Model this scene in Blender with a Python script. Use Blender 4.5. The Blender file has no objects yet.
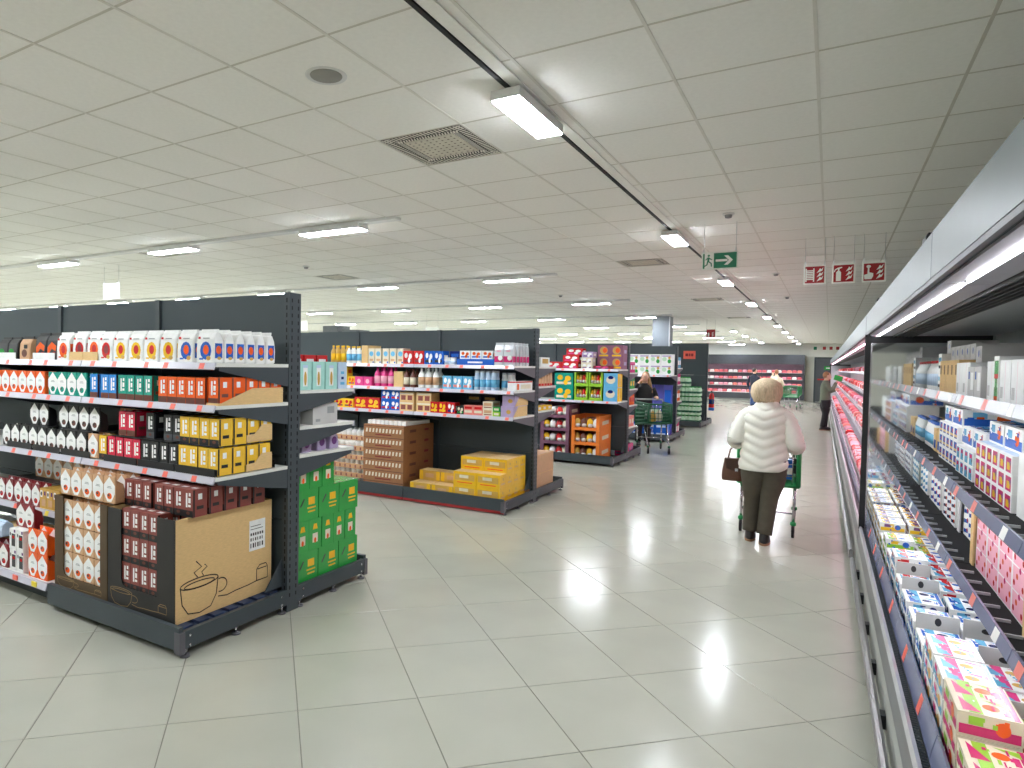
import bpy, math, random
from mathutils import Vector, Matrix
random.seed(7)
SC = bpy.context.scene
COL = SC.collection
R = math.radians

# ------------------------------------------------------------------ camera
EYE = Vector((0.0, 0.0, 1.70))
YAW, PITCH, ROLL = R(31.645), R(-1.738), R(0.899)
_f = Vector((-math.sin(YAW) * math.cos(PITCH), math.cos(YAW) * math.cos(PITCH), math.sin(PITCH)))
_r = Vector((math.cos(YAW), math.sin(YAW), 0.0))
_u = _r.cross(_f)
_r2 = _r * math.cos(ROLL) + _u * math.sin(ROLL)
_u2 = _u * math.cos(ROLL) - _r * math.sin(ROLL)
cd = bpy.data.cameras.new('camera')
cam = bpy.data.objects.new('camera', cd)
COL.objects.link(cam)
m = Matrix((_r2, _u2, -_f)).transposed().to_4x4()
m.translation = EYE
cam.matrix_world = m
cd.sensor_width = 36.0
cd.lens = 655.19 / 1024 * 36
cd.shift_x = (512 - 426.03) / 1024      # the photograph is a crop: its optical centre lies to one side
cd.clip_start, cd.clip_end = 0.05, 200
SC.camera = cam

def in_view(p, margin=0.0):
    q = Vector(p) - EYE
    d = q.dot(_f)
    if d < 0.2:
        return None
    x = 426.03 + 655.19 * q.dot(_r2) / d
    y = 384 - 655.19 * q.dot(_u2) / d
    if -margin < x < 1024 + margin and -margin < y < 768 + margin:
        return x, y, d
    return None

# ------------------------------------------------------------------ world and exposure
w = bpy.data.worlds.new('world')
SC.world = w
w.use_nodes = True
w.node_tree.nodes['Background'].inputs[0].default_value = (0.8, 0.85, 0.9, 1)
w.node_tree.nodes['Background'].inputs[1].default_value = 0.3
SC.view_settings.view_transform = 'Standard'
SC.view_settings.look = 'None'
SC.view_settings.exposure = 0.5
SC.view_settings.gamma = 1.0
SC.view_settings.use_curve_mapping = False
SC.cycles.max_bounces = 9
SC.cycles.diffuse_bounces = 7
SC.cycles.glossy_bounces = 4
LAMP = 100.0        # strength of the ceiling luminaires
LED = 12.0          # strength of the LED strips in the chilled cabinets

# ------------------------------------------------------------------ materials
MATS = {}
def lin(c):
    return tuple(((v / 12.92) if v <= 0.04045 else ((v + 0.055) / 1.055) ** 2.4) for v in c)
def mat(name, rgb, rough=0.5, metal=0.0, var=0.08, scale=8.0, spec=0.5, emit=0.0, stretch=None, bump=0.0, alpha=1.0, trans=0.0, rnd=0.0):
    """principled material with a procedural tint variation; rgb is sRGB 0-255"""
    if name in MATS:
        return MATS[name]
    c = lin([v / 255 for v in rgb])
    M = bpy.data.materials.new(name)
    M.use_nodes = True
    nt = M.node_tree
    b = nt.nodes['Principled BSDF']
    b.inputs['Roughness'].default_value = rough
    b.inputs['Metallic'].default_value = metal
    b.inputs['Specular IOR Level'].default_value = spec
    b.inputs['Alpha'].default_value = alpha
    b.inputs['Transmission Weight'].default_value = trans
    tc = nt.nodes.new('ShaderNodeTexCoord')
    nz = nt.nodes.new('ShaderNodeTexNoise')
    nz.inputs['Scale'].default_value = scale
    nz.inputs['Detail'].default_value = 3
    src = tc.outputs['Object']
    if stretch:
        mp = nt.nodes.new('ShaderNodeMapping')
        mp.inputs['Scale'].default_value = stretch
        nt.links.new(src, mp.inputs[0]); src = mp.outputs[0]
    nt.links.new(src, nz.inputs['Vector'])
    mr = nt.nodes.new('ShaderNodeMapRange')
    mr.inputs[1].default_value, mr.inputs[2].default_value = 0.3, 0.7
    mr.inputs[3].default_value, mr.inputs[4].default_value = 1 - var, 1 + var
    nt.links.new(nz.outputs['Fac'], mr.inputs[0])
    fac = mr.outputs[0]
    if rnd:
        oi = nt.nodes.new('ShaderNodeObjectInfo')
        m2 = nt.nodes.new('ShaderNodeMapRange')
        m2.inputs[3].default_value, m2.inputs[4].default_value = 1 - rnd, 1 + rnd
        nt.links.new(oi.outputs['Random'], m2.inputs[0])
        mm = nt.nodes.new('ShaderNodeMath'); mm.operation = 'MULTIPLY'
        nt.links.new(fac, mm.inputs[0]); nt.links.new(m2.outputs[0], mm.inputs[1])
        fac = mm.outputs[0]
    vm = nt.nodes.new('ShaderNodeVectorMath'); vm.operation = 'SCALE'
    vm.inputs[0].default_value = c
    nt.links.new(fac, vm.inputs['Scale'])
    nt.links.new(vm.outputs[0], b.inputs['Base Color'])
    if bump:
        bp = nt.nodes.new('ShaderNodeBump')
        bp.inputs['Strength'].default_value = bump
        bp.inputs['Distance'].default_value = 0.01
        nt.links.new(nz.outputs['Fac'], bp.inputs['Height'])
        nt.links.new(bp.outputs[0], b.inputs['Normal'])
    if emit:
        b.inputs['Emission Color'].default_value = (*c, 1)
        b.inputs['Emission Strength'].default_value = emit
    MATS[name] = M
    return M

K = {}
def pal(**kw):
    for k, v in kw.items():
        K[k] = mat(k, *v[:1], **(v[1] if len(v) > 1 else {}))
pr = dict(rough=0.45, var=0.05, scale=20)
gl = dict(rough=0.25, var=0.04, scale=20)
pal(white=((240, 240, 238), pr), cream=((225, 214, 190), pr), black=((26, 26, 28), pr), orange=((240, 96, 30), gl),
    red=((205, 40, 42), gl), darkred=((130, 28, 36), pr), yellow=((240, 190, 40), gl), gold=((205, 160, 70), pr),
    teal=((24, 150, 130), gl), green=((52, 160, 70), gl), lime=((150, 200, 60), gl), darkgreen=((20, 96, 62), pr),
    blue=((38, 96, 190), gl), navy=((26, 40, 110), gl), sky=((110, 185, 225), gl), mint=((165, 215, 205), pr),
    pink=((228, 70, 140), gl), palepink=((235, 165, 185), pr), magenta=((205, 40, 110), gl), purple=((116, 70, 130), gl),
    lilac=((178, 160, 195), pr), brown=((104, 56, 42), pr), maroon=((136, 66, 58), pr), tan=((205, 160, 120), pr),
    kraft=((222, 186, 130), dict(rough=0.8, var=0.07, scale=30, stretch=(1, 1, 6))), darkkraft=((128, 100, 66), dict(rough=0.8, var=0.08, scale=30)),
    silver=((205, 208, 212), dict(rough=0.3, var=0.06, metal=0.3)), grey=((150, 152, 152), pr), darkgrey=((72, 76, 80), pr),
    paleblue=((190, 210, 232), pr), cardgrey=((196, 194, 192), dict(rough=0.8, var=0.05)), salmon=((232, 130, 120), pr), meat=((225, 110, 120), gl), palegreen=((190, 220, 190), pr),
    azure=((46, 138, 216), gl), crimson=((220, 44, 76), gl), amber=((245, 196, 62), gl),
    ink=((44, 34, 28), dict(rough=0.7, var=0.02)), tagorange=((245, 110, 90), pr), tagyellow=((240, 215, 60), pr))

STEEL = mat('shelf_steel_dark', (62, 70, 75), rough=0.45, var=0.05, scale=3)
STEEL2 = mat('shelf_steel_end', (92, 90, 96), rough=0.4, var=0.05, scale=3)
PANEL = mat('shelf_back_panel', (64, 74, 78), rough=0.6, var=0.05, scale=2)
SHELFW = mat('shelf_deck_white', (225, 224, 218), rough=0.4, var=0.03)
RAIL = mat('price_rail_plastic', (196, 194, 206), rough=0.25, var=0.03)
RAILBLUE = mat('fridge_price_rail', (110, 116, 146), rough=0.25, var=0.04)
SLOT = mat('slot_shadow_black', (14, 15, 17), rough=0.8, var=0.02)
CHROME = mat('chrome_tube', (200, 200, 205), rough=0.18, metal=0.95, var=0.03)
RUBBER = mat('black_rubber', (28, 28, 30), rough=0.7)
PALLETRED = mat('pallet_red', (170, 40, 40), rough=0.6)
PALLETBLUE = mat('pallet_blue', (44, 60, 92), rough=0.6)

# ------------------------------------------------------------------ mesh builder
class MB:
    def __init__(s):
        s.v, s.f, s.mi, s.sm, s.mats = [], [], [], [], []
    def _m(s, mt):
        if mt not in s.mats:
            s.mats.append(mt)
        return s.mats.index(mt)
    def add(s, vs, fs, mt, smooth=False):
        o = len(s.v); i = s._m(mt)
        s.v += [tuple(p) for p in vs]
        for f in fs:
            s.f.append(tuple(o + k for k in f)); s.mi.append(i); s.sm.append(smooth)
        return s
    def box(s, x0, x1, y0, y1, z0, z1, mt):
        v = [(x0, y0, z0), (x1, y0, z0), (x1, y1, z0), (x0, y1, z0), (x0, y0, z1), (x1, y0, z1), (x1, y1, z1), (x0, y1, z1)]
        return s.add(v, [(0, 3, 2, 1), (4, 5, 6, 7), (0, 1, 5, 4), (1, 2, 6, 5), (2, 3, 7, 6), (3, 0, 4, 7)], mt)
    def cbox(s, x0, x1, y0, y1, z0, z1, c, mt):
        """box with chamfered top edges"""
        v = [(x0, y0, z0), (x1, y0, z0), (x1, y1, z0), (x0, y1, z0), (x0, y0, z1 - c), (x1, y0, z1 - c), (x1, y1, z1 - c), (x0, y1, z1 - c),
             (x0 + c, y0 + c, z1), (x1 - c, y0 + c, z1), (x1 - c, y1 - c, z1), (x0 + c, y1 - c, z1)]
        f = [(0, 3, 2, 1), (8, 9, 10, 11)]
        for a in range(4):
            b = (a + 1) % 4
            f += [(a, b, b + 4, a + 4), (a + 4, b + 4, b + 8, a + 8)]
        return s.add(v, f, mt)
    def prism(s, pts, axis, a0, a1, mt):
        n = len(pts)
        g = {'x': lambda a, p: (a, p[0], p[1]), 'y': lambda a, p: (p[0], a, p[1]), 'z': lambda a, p: (p[0], p[1], a)}[axis]
        v = [g(a0, p) for p in pts] + [g(a1, p) for p in pts]
        f = [tuple(range(n)), tuple(range(2 * n - 1, n - 1, -1))] + [(i, i + n, (i + 1) % n + n, (i + 1) % n) for i in range(n)]
        return s.add(v, f, mt)
    def poly(s, pts, mt):
        return s.add(pts, [tuple(range(len(pts)))], mt)
    def loft(s, rings, mt, smooth=True, caps=True):
        n = len(rings[0]); v = [p for r in rings for p in r]; f = []
        for k in range(len(rings) - 1):
            for i in range(n):
                j = (i + 1) % n
                f.append((k * n + i, k * n + j, (k + 1) * n + j, (k + 1) * n + i))
        if caps:
            f += [tuple(range(n - 1, -1, -1)), tuple(range((len(rings) - 1) * n, len(rings) * n))]
        return s.add(v, f, mt, smooth)
    def cyl(s, p0, p1, r0, r1, mt, n=10, smooth=True):
        return s.tube([p0, p1], [r0, r1], mt, n, smooth)
    def tube(s, pts, r, mt, n=6, smooth=True, squash=(1, 1)):
        pts = [Vector(p) for p in pts]; rings = []
        if not isinstance(r, (list, tuple)):
            r = [r] * len(pts)
        up0 = Vector((0, 0, 1))
        for i, p in enumerate(pts):
            t = (pts[min(i + 1, len(pts) - 1)] - pts[max(i - 1, 0)]).normalized()
            a = t.cross(up0)
            if a.length < 1e-3:
                a = t.cross(Vector((0, 1, 0)))
            a.normalize(); b = a.cross(t)
            rings.append([tuple(p + a * math.cos(2 * math.pi * k / n) * r[i] * squash[0] + b * math.sin(2 * math.pi * k / n) * r[i] * squash[1]) for k in range(n)])
        return s.loft(rings, mt, smooth)
    def lathe(s, prof, mt, n=12, c=(0, 0, 0), smooth=True):
        rings = [[(c[0] + r * math.cos(2 * math.pi * k / n), c[1] + r * math.sin(2 * math.pi * k / n), c[2] + z) for k in range(n)] for r, z in prof]
        return s.loft(rings, mt, smooth)
    def ell(s, c, rx, rz, mt, n=14, ax='y'):
        pts = []
        for k in range(n):
            a, b = rx * math.cos(2 * math.pi * k / n), rz * math.sin(2 * math.pi * k / n)
            pts.append((c[0] + a, c[1], c[2] + b) if ax == 'y' else (c[0], c[1] + a, c[2] + b) if ax == 'x' else (c[0] + a, c[1] + b, c[2]))
        return s.poly(pts, mt)
    def ball(s, c, r, mt, n=12, k=8):
        rx, ry, rz = r if isinstance(r, (list, tuple)) else (r, r, r)
        rings = []
        for i in range(k + 1):
            a = -math.pi / 2 + math.pi * i / k
            q = max(math.cos(a), 0.02)
            rings.append([(c[0] + rx * q * math.cos(2 * math.pi * j / n), c[1] + ry * q * math.sin(2 * math.pi * j / n), c[2] + rz * math.sin(a)) for j in range(n)])
        return s.loft(rings, mt)
    def ribbon(s, pts, wd, mt, ax='y'):
        """flat line print: pts are 3D points lying in the plane whose normal is ax"""
        pts = [Vector(p) for p in pts]
        nrm = Vector({'y': (0, -1, 0), 'x': (1, 0, 0), 'z': (0, 0, 1)}[ax])
        L = []; Rr = []
        for i, p in enumerate(pts):
            t = (pts[min(i + 1, len(pts) - 1)] - pts[max(i - 1, 0)]).normalized()
            q = t.cross(nrm) * wd / 2
            L.append(p + q); Rr.append(p - q)
        n = len(pts)
        return s.add(L + Rr, [(i, i + 1, n + i + 1, n + i) for i in range(n - 1)], mt)
    def mesh(s, name):
        me = bpy.data.meshes.new(name)
        me.from_pydata(s.v, [], s.f)
        for mt in s.mats:
            me.materials.append(mt)
        me.polygons.foreach_set('material_index', s.mi)
        me.polygons.foreach_set('use_smooth', s.sm)
        me.update()
        return me

# ------------------------------------------------------------------ objects
def obj(name, data, parent=None, inv=None):
    if isinstance(data, MB):
        data = data.mesh(name)
    o = bpy.data.objects.new(name, data)
    COL.objects.link(o)
    if parent:
        o.parent = parent
        if inv is not None:
            o.matrix_parent_inverse = inv
    return o
def tag(o, label=None, cat=None, group=None, kind=None):
    if label: o['label'] = label
    if cat: o['category'] = cat
    if group: o['group'] = group
    if kind: o['kind'] = kind
    return o
FR = R(0.5)                                  # the chilled cabinets stand half a degree off the ceiling grid
def FW(x, y, z=0.0):
    """point of the chilled-cabinet frame in the world"""
    return Vector((x * math.cos(FR) - y * math.sin(FR), x * math.sin(FR) + y * math.cos(FR), z))
class Thing:
    """an Empty at the base of a thing; parts are given in the frame the thing is drawn in"""
    def __init__(s, name, label, cat, base, group=None, rz=0.0, frame='world', kind=None):
        s.o = bpy.data.objects.new(name, None)
        COL.objects.link(s.o)
        s.o.empty_display_size = 0.1
        b = Vector(base)
        s.o.location = FW(*b) if frame == 'fridge' else b
        s.o.rotation_euler = (0, 0, FR if frame == 'fridge' else rz)
        s.inv = Matrix.Translation(-b) if frame in ('world', 'fridge') else Matrix.Identity(4)
        tag(s.o, label, cat, group, kind)
    def part(s, name, data, label=None):
        o = obj(name, data, s.o, s.inv)
        if label: o['label'] = label
        return o
def sub(name, data, part, label=None):
    o = obj(name, data, part)
    if label: o['label'] = label
    return o
def solo(name, data, label, cat, loc=(0, 0, 0), rz=0.0, group=None, kind=None):
    o = obj(name, data)
    o.location = loc; o.rotation_euler = (0, 0, rz)
    return tag(o, label, cat, group, kind)

class Proto:
    """a kind of goods: a mesh, and meshes of its parts; every copy shares the mesh data"""
    def __init__(s, name, cat, mb, kids=(), dims=(0, 0, 0)):
        s.name, s.cat, s.me = name, cat, mb.mesh(name)
        s.kids = [(n, k.mesh(n)) for n, k in kids]
        s.w, s.d, s.h = dims
    def put(s, x, y, z, label, group, rz=0.0, jit=0.0, fridge=False, tilt=0.0, lean=0.0):
        o = bpy.data.objects.new(s.name, s.me)
        COL.objects.link(o)
        o.location = FW(x, y, z) if fridge else (x, y, z)
        o.rotation_euler = (lean, tilt, rz + (FR if fridge else 0) + random.uniform(-jit, jit))
        tag(o, label, s.cat, group)
        for n, k in s.kids:
            c = bpy.data.objects.new(n, k)
            COL.objects.link(c); c.parent = o
        return o
# ================================================================== the room
CEIL = 3.115
X0, X1, Y0, Y1 = -24.0, 1.75, -3.2, 41.0
FLOOR = mat('floor_porcelain', (177, 177, 164), rough=0.17, var=0.035, scale=2.2, spec=0.38, rnd=0.018)
GROUT = mat('floor_grout', (120, 118, 108), rough=0.8, var=0.05)
fl = tag(obj('floor', MB().box(X0, X1, Y0, Y1, -0.1, -0.004, GROUT)), 'pale glossy porcelain tiled shop floor', 'floor', kind='structure')
T = 0.6
tile = MB()
a = T / 2 - 0.002
tile.cbox(-a, a, -a, a, -0.02, 0.0, 0.0015, FLOOR)
tile_me = tile.mesh('floor_tile')
c45 = math.sqrt(0.5)
cand = []; rest = MB()
for i in range(-45, 75):
    for j in range(-45, 75):
        u, v = 1.342 + T * (i + 0.5), 3.203 + T * (j + 0.5)
        x, y = (u - v) * c45, (u + v) * c45
        if not (X0 + 0.45 < x < X1 - 0.45 and Y0 + 0.45 < y < Y1 - 0.45):
            continue
        q = in_view((x, y, 0), 70)
        hid = x > 0.75 or (x < -3.6 and (2.7 < y < 3.9 or 7.1 < y < 8.3 or 11.4 < y < 12.6))
        cand.append((q[2] if q and not hid else 1e3 + abs(y), x, y))
cand.sort()
for k, (dd, x, y) in enumerate(cand):
    if k < 300:
        o = obj('floor_tile', tile_me, fl); o.location = (x, y, 0); o.rotation_euler = (0, 0, R(45))
    else:
        h = a * math.sqrt(2)
        rest.add([(x - h, y, 0), (x, y - h, 0), (x + h, y, 0), (x, y + h, 0)], [(0, 1, 2, 3)], FLOOR)
tag(obj('distant_floor_tiling', rest, fl), kind='stuff')

WALL = mat('wall_paint', (224, 222, 214), rough=0.8, var=0.03, scale=1.5)
tag(obj('wall_far', MB().box(X0, X1, Y1, Y1 + 0.2, 0, CEIL + 0.1, WALL)), 'plain light grey far wall above the meat cabinet', 'wall', kind='structure')
tag(obj('wall_left', MB().box(X0 - 0.2, X0, Y0, Y1, 0, CEIL + 0.1, WALL)), 'plain light wall at the end of the aisles', 'wall', kind='structure')
tag(obj('wall_right', MB().box(X1, X1 + 0.2, Y0, Y1, 0, CEIL + 0.1, WALL)), 'plain wall behind the chilled cabinets', 'wall', kind='structure')
tag(obj('wall_back', MB().box(X0, X1, Y0 - 0.2, Y0, 0, CEIL + 0.1, WALL)), 'plain wall behind the viewer', 'wall', kind='structure')
tag(obj('trim_1', MB().box(-1.06, -0.98, Y1 - 0.03, Y1, 0, CEIL, WALL)), 'narrow vertical wall trim beside the grey door', 'trim', kind='structure')

# ceiling: mineral-fibre panels in a T grid
CT = mat('ceiling_panel', (249, 247, 241), rough=0.85, var=0.02, scale=40, rnd=0.012)
CB = mat('ceiling_tee', (230, 227, 218), rough=0.55, var=0.03)
CBD = mat('ceiling_tee_dark', (212, 207, 195), rough=0.6, var=0.03)
ce = tag(obj('ceiling', MB().box(X0, X1, Y0, Y1, CEIL + 0.02, CEIL + 0.1, CT)), 'suspended white ceiling of square panels in a grid', 'ceiling', kind='structure')
cx0, cy0 = -0.692, 3.41
pan = MB(); a = T / 2 - 0.006
pan.box(-a, a, -a, a, 0.0, 0.015, CT)
pan_me = pan.mesh('ceiling_panel')
VENT = {(-2.192, 3.71), (-2.192, 9.11), (-6.992, 8.51), (-7.592, 5.51), (-2.192, 14.51), (-2.192, 19.91)}
cand = []; rest = MB()
for i in range(-40, 6):
    for j in range(-12, 64):
        x, y = cx0 + T * (i + 0.5), cy0 + T * (j + 0.5)
        if not (X0 + 0.3 < x < X1 - 0.2 and Y0 + 0.3 < y < Y1 - 0.3):
            continue
        if any(abs(x - vx) < 0.2 and abs(y - vy) < 0.2 for vx, vy in VENT):
            continue
        q = in_view((x, y, CEIL), 60)
        cand.append((q[2] if q else 1e3 + abs(y), x, y))
cand.sort()
for k, (dd, x, y) in enumerate(cand):
    if k < 300:
        o = obj('ceiling_panel', pan_me, ce); o.location = (x, y, CEIL)
    else:
        rest.add([(x - a, y - a, CEIL), (x - a, y + a, CEIL), (x + a, y + a, CEIL), (x + a, y - a, CEIL)], [(0, 1, 2, 3)], CT)
tag(obj('distant_ceiling_panels', rest, ce), kind='stuff')
for i in range(-38, 5):
    x = cx0 + T * i
    if X0 < x < X1:
        obj('main_runner', MB().box(x - 0.0075, x + 0.0075, Y0, Y1, CEIL - 0.003, CEIL + 0.02, CBD if i == 2 else CB), ce)
for j in range(-11, 63):
    y = cy0 + T * j
    if Y0 < y < Y1:
        obj('cross_tee', MB().box(X0, X1, y - 0.006, y + 0.006, CEIL - 0.0015, CEIL + 0.02, CBD), ce)

# grey double-leaf door on the far wall
DOORM = mat('door_grey', (84, 86, 92), rough=0.5, var=0.03)
d = Thing('door_1', 'dark grey metal fire door with red push bar on the far wall', 'door', (-0.17, Y1, 0), kind='structure')
d.part('door_leaf', MB().box(-0.66, 0.36, Y1 - 0.05, Y1 - 0.005, 0.01, 2.32, DOORM))
d.part('door_frame', MB().box(-0.74, -0.66, Y1 - 0.07, Y1 - 0.004, 0, 2.4, STEEL).box(0.36, 0.44, Y1 - 0.07, Y1 - 0.004, 0, 2.4, STEEL).box(-0.66, 0.36, Y1 - 0.07, Y1 - 0.004, 2.32, 2.4, STEEL))
d.part('push_bar', MB().box(-0.58, 0.28, Y1 - 0.13, Y1 - 0.06, 1.17, 1.25, K['red']), 'red push bar')
d.part('door_sign', MB().box(-0.28, 0.08, Y1 - 0.056, Y1 - 0.05, 1.72, 1.92, K['green']).box(-0.2, 0.0, Y1 - 0.058, Y1 - 0.056, 1.79, 1.85, K['white']), 'green emergency exit plate')

# ------------------------------------------------------------------ luminaires
GLOW = mat('lamp_diffuser', (240, 247, 255), rough=0.4, var=0.0, emit=LAMP)
HOUSE = mat('lamp_housing', (224, 224, 222), rough=0.4, var=0.02)
TRK = mat('track_black', (22, 22, 24), rough=0.6)
def lamp_mesh(lx, ly):
    h = MB().box(-lx / 2, lx / 2, -ly / 2, ly / 2, 0.006, 0.055, HOUSE)
    h.box(-0.03, 0.03, -0.03, 0.03, 0.055, 0.085, HOUSE)
    g = MB().box(-lx / 2 + 0.006, lx / 2 - 0.006, -ly / 2 + 0.006, ly / 2 - 0.006, 0.0, 0.006, GLOW)
    return h.mesh('housing'), g.mesh('diffuser')
LM = {'y': lamp_mesh(0.158, 0.62), 'x': lamp_mesh(0.78, 0.16)}
def lamp(x, y, ax, label, group):
    t = Thing('ceiling_lamp', label, 'ceiling lamp', (x, y, 3.03), group=group, frame='local')
    t.part('housing', LM[ax][0]); t.part('diffuser', LM[ax][1])
ords = ['first', 'second', 'third', 'fourth', 'fifth', 'sixth', 'seventh', 'eighth', 'ninth', 'tenth', 'eleventh', 'twelfth', 'thirteenth', 'fourteenth', 'fifteenth', 'sixteenth', 'seventeenth', 'eighteenth', 'nineteenth']
for _t, _n in (('twenty', 'twentieth'), ('thirty', 'thirtieth'), ('forty', 'fortieth'), ('fifty', 'fiftieth'), ('sixty', 'sixtieth'), ('seventy', 'seventieth')):
    ords += [_n] + [_t + '-' + o for o in ords[:9]]
for k in range(-1, 10):
    lamp(-1.425, 3.33 + 3.92 * k, 'y', ('lit white ceiling lamp on the long track, %s from the camera' % ords[k]) if k >= 0 else 'lit white ceiling lamp on the track above the camera', 'lamps on the main track')
for k in range(4):
    lamp(-3.0, 25.9 + 3.7 * k, 'y', 'small lit lamp, %s of the short far row by the meat cabinet' % ords[k], 'lamps of the short far row')
for j in range(-1, 9):
    for k in range(0, 8):
        lab = 'lit white bar lamp across the aisles, %s row, %s from the main track' % (ords[max(j, 0)] if j >= 0 else 'rear', ords[k])
        lamp(-4.39 - 2.53 * k, 5.25 + 4.28 * j, 'x', lab, 'bar lamps across the shelving aisles')
tr = Thing('lighting_track', 'long white lighting track with black slot above the main aisle', 'lighting track', (-1.42, 20, 3.115))
tr.part('trunking', MB().box(-1.41, -1.345, Y0 + 0.1, Y1 - 0.1, 3.104, 3.111, CT))
tr.part('track_slot', MB().box(-1.44, -1.418, Y0 + 0.1, Y1 - 0.1, 3.1, 3.111, TRK), 'black track slot')
for j in range(-1, 9):
    y = 5.25 + 4.28 * j
    tb = Thing('cable_trunking', 'white cable trunking carrying the %s row of bar lamps' % (ords[j] if j >= 0 else 'rear'), 'trunking', (-10, y, 3.115), group='trunking runs across the ceiling')
    tb.part('trunking', MB().box(X0 + 0.2, -3.58, y - 0.05, y + 0.05, 3.085, 3.111, HOUSE))

# ------------------------------------------------------------------ things on the ceiling
GRILLE = mat('vent_grille', (236, 232, 220), rough=0.5)
VDARK = mat('vent_dark', (44, 42, 38), rough=0.8)
vent_words = ['above the track beside the first lamp', 'near the exit sign beside the main track', 'above the second shelf unit', 'beside the first row of bar lamps', 'ahead of the third shelf unit', 'near the grey column']
for (vx, vy), wds in zip(sorted(VENT, key=lambda p: (p[0] < -3, p[1])), [vent_words[0], vent_words[1], vent_words[4], vent_words[5], vent_words[3], vent_words[2]]):
    t = Thing('ceiling_vent', 'square swirl air vent with perforated centre ' + wds, 'vent', (vx, vy, CEIL), frame='local', group='square ceiling vents')
    t.part('backing', MB().box(-0.294, 0.294, -0.294, 0.294, 0.004, 0.012, VDARK))
    fr = MB()
    for q in range(4):
        ca, sa = math.cos(q * math.pi / 2), math.sin(q * math.pi / 2)
        n = 22
        for rr, (r0, r1) in enumerate(((0.185, 0.222), (0.232, 0.285))):
            for i in range(n):
                s0 = -r1 + 2 * r1 * i / n; wv = 2 * r1 / n * 0.55
                sh = 0.012 if rr else -0.012
                P = [(s0, r0), (s0 + wv, r0), (s0 + wv + sh, r1), (s0 + sh, r1)]
                fr.poly([(p[0] * ca - p[1] * sa, p[0] * sa + p[1] * ca, -0.001) for p in P], GRILLE)
    tag(t.part('swirl_blades', fr), kind='stuff')
    ctr = MB().box(-0.178, 0.178, -0.178, 0.178, -0.002, 0.004, mat('vent_centre', (214, 208, 192), rough=0.6))
    for i in range(8):
        for j in range(8):
            ctr.box(-0.15 + 0.043 * i - 0.006, -0.15 + 0.043 * i + 0.006, -0.15 + 0.043 * j - 0.006, -0.15 + 0.043 * j + 0.006, -0.0026, -0.002, mat('vent_hole', (120, 112, 100), rough=0.8))
    t.part('perforated_plate', ctr)
t = Thing('ceiling_speaker', 'round grey ceiling loudspeaker with white rim', 'speaker', (-2.16, 2.52, CEIL), frame='local')
t.part('rim', MB().lathe([(0.075, 0.0), (0.1, -0.004), (0.104, 0.0), (0.1, 0.004)], HOUSE, 28))
t.part('grille', MB().lathe([(0.001, -0.004), (0.078, -0.004), (0.08, 0.0), (0.001, 0.001)], mat('speaker_mesh', (150, 148, 140), rough=0.7), 28))
for (x, y, wds) in ((-0.83, 6.55, 'above the green exit sign'), (-0.72, 10.9, 'beyond the red signs'), (-0.75, 14.5, 'far down the main aisle'), (-6.6, 7.3, 'above the first shelf unit'), (-4.6, 12.5, 'above the third shelf unit')):
    t = Thing('smoke_detector', 'small grey smoke detector on the ceiling ' + wds, 'detector', (x, y, CEIL), frame='local', group='smoke detectors')
    t.part('base', MB().lathe([(0.05, 0.0), (0.05, -0.015), (0.02, -0.016)], HOUSE, 16))
    t.part('sensor', MB().lathe([(0.034, -0.014), (0.028, -0.04), (0.01, -0.045)], K['grey'], 16))
# ------------------------------------------------------------------ hanging signs
SG = mat('sign_green', (0, 122, 84), rough=0.4, var=0.02); SR = mat('sign_red', (158, 26, 30), rough=0.4, var=0.02); SW = mat('sign_white', (238, 240, 232), rough=0.4, var=0.02)
WIRE = mat('sign_wire', (190, 190, 188), rough=0.4)
def hang(name, label, x, y, z0, wd, ht, face, marks, rz=0.0, group=None):
    t = Thing(name, label, 'sign', (x, y, z0), frame='local', group=group, rz=rz)
    t.part('plate', MB().box(-wd / 2, wd / 2, -0.004, 0.004, 0, ht, SW))
    b = min(wd, ht) * 0.07
    if face:
        t.part('face', MB().box(-wd / 2 + b, wd / 2 - b, -0.006, -0.004, b, ht - b, face))
    if marks:
        t.part('pictogram', marks)
    for sx in (-1, 1):
        t.part('wire', MB().cyl((sx * wd * 0.44, 0, ht), (sx * wd * 0.44, 0, CEIL - z0), 0.0025, 0.0025, WIRE, 5))
        t.part('clip', MB().box(sx * wd * 0.44 - 0.007, sx * wd * 0.44 + 0.007, -0.007, 0.007, ht - 0.005, ht + 0.03, HOUSE))
def P2(mb, pts, mt, s=1, ox=0, oz=0):
    mb.poly([(ox + p[0] * s, -0.0068, oz + p[1] * s) for p in pts], mt)
ex = MB()
# white door block with a green runner, and a white arrow
P2(ex, [(-0.135, 0.012), (-0.052, 0.012), (-0.052, 0.158), (-0.135, 0.158)], SW)
def P3(pts): ex.poly([(p[0], -0.0074, p[1]) for p in pts], SG)
P3([(-0.098 + 0.011 * math.cos(k * 0.7), 0.137 + 0.011 * math.sin(k * 0.7)) for k in range(9)])
P3([(-0.108, 0.122), (-0.09, 0.12), (-0.094, 0.078), (-0.112, 0.08)])
P3([(-0.094, 0.116), (-0.066, 0.1), (-0.068, 0.092), (-0.094, 0.104)])
P3([(-0.108, 0.118), (-0.13, 0.098), (-0.124, 0.092), (-0.106, 0.108)])
P3([(-0.096, 0.084), (-0.07, 0.064), (-0.066, 0.03), (-0.076, 0.03), (-0.08, 0.058), (-0.104, 0.078)])
P3([(-0.112, 0.084), (-0.118, 0.052), (-0.138, 0.04), (-0.134, 0.03), (-0.108, 0.046), (-0.1, 0.078)])
P2(ex, [(-0.035, 0.074), (0.07, 0.074), (0.07, 0.096), (-0.035, 0.096)], SW)
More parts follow.
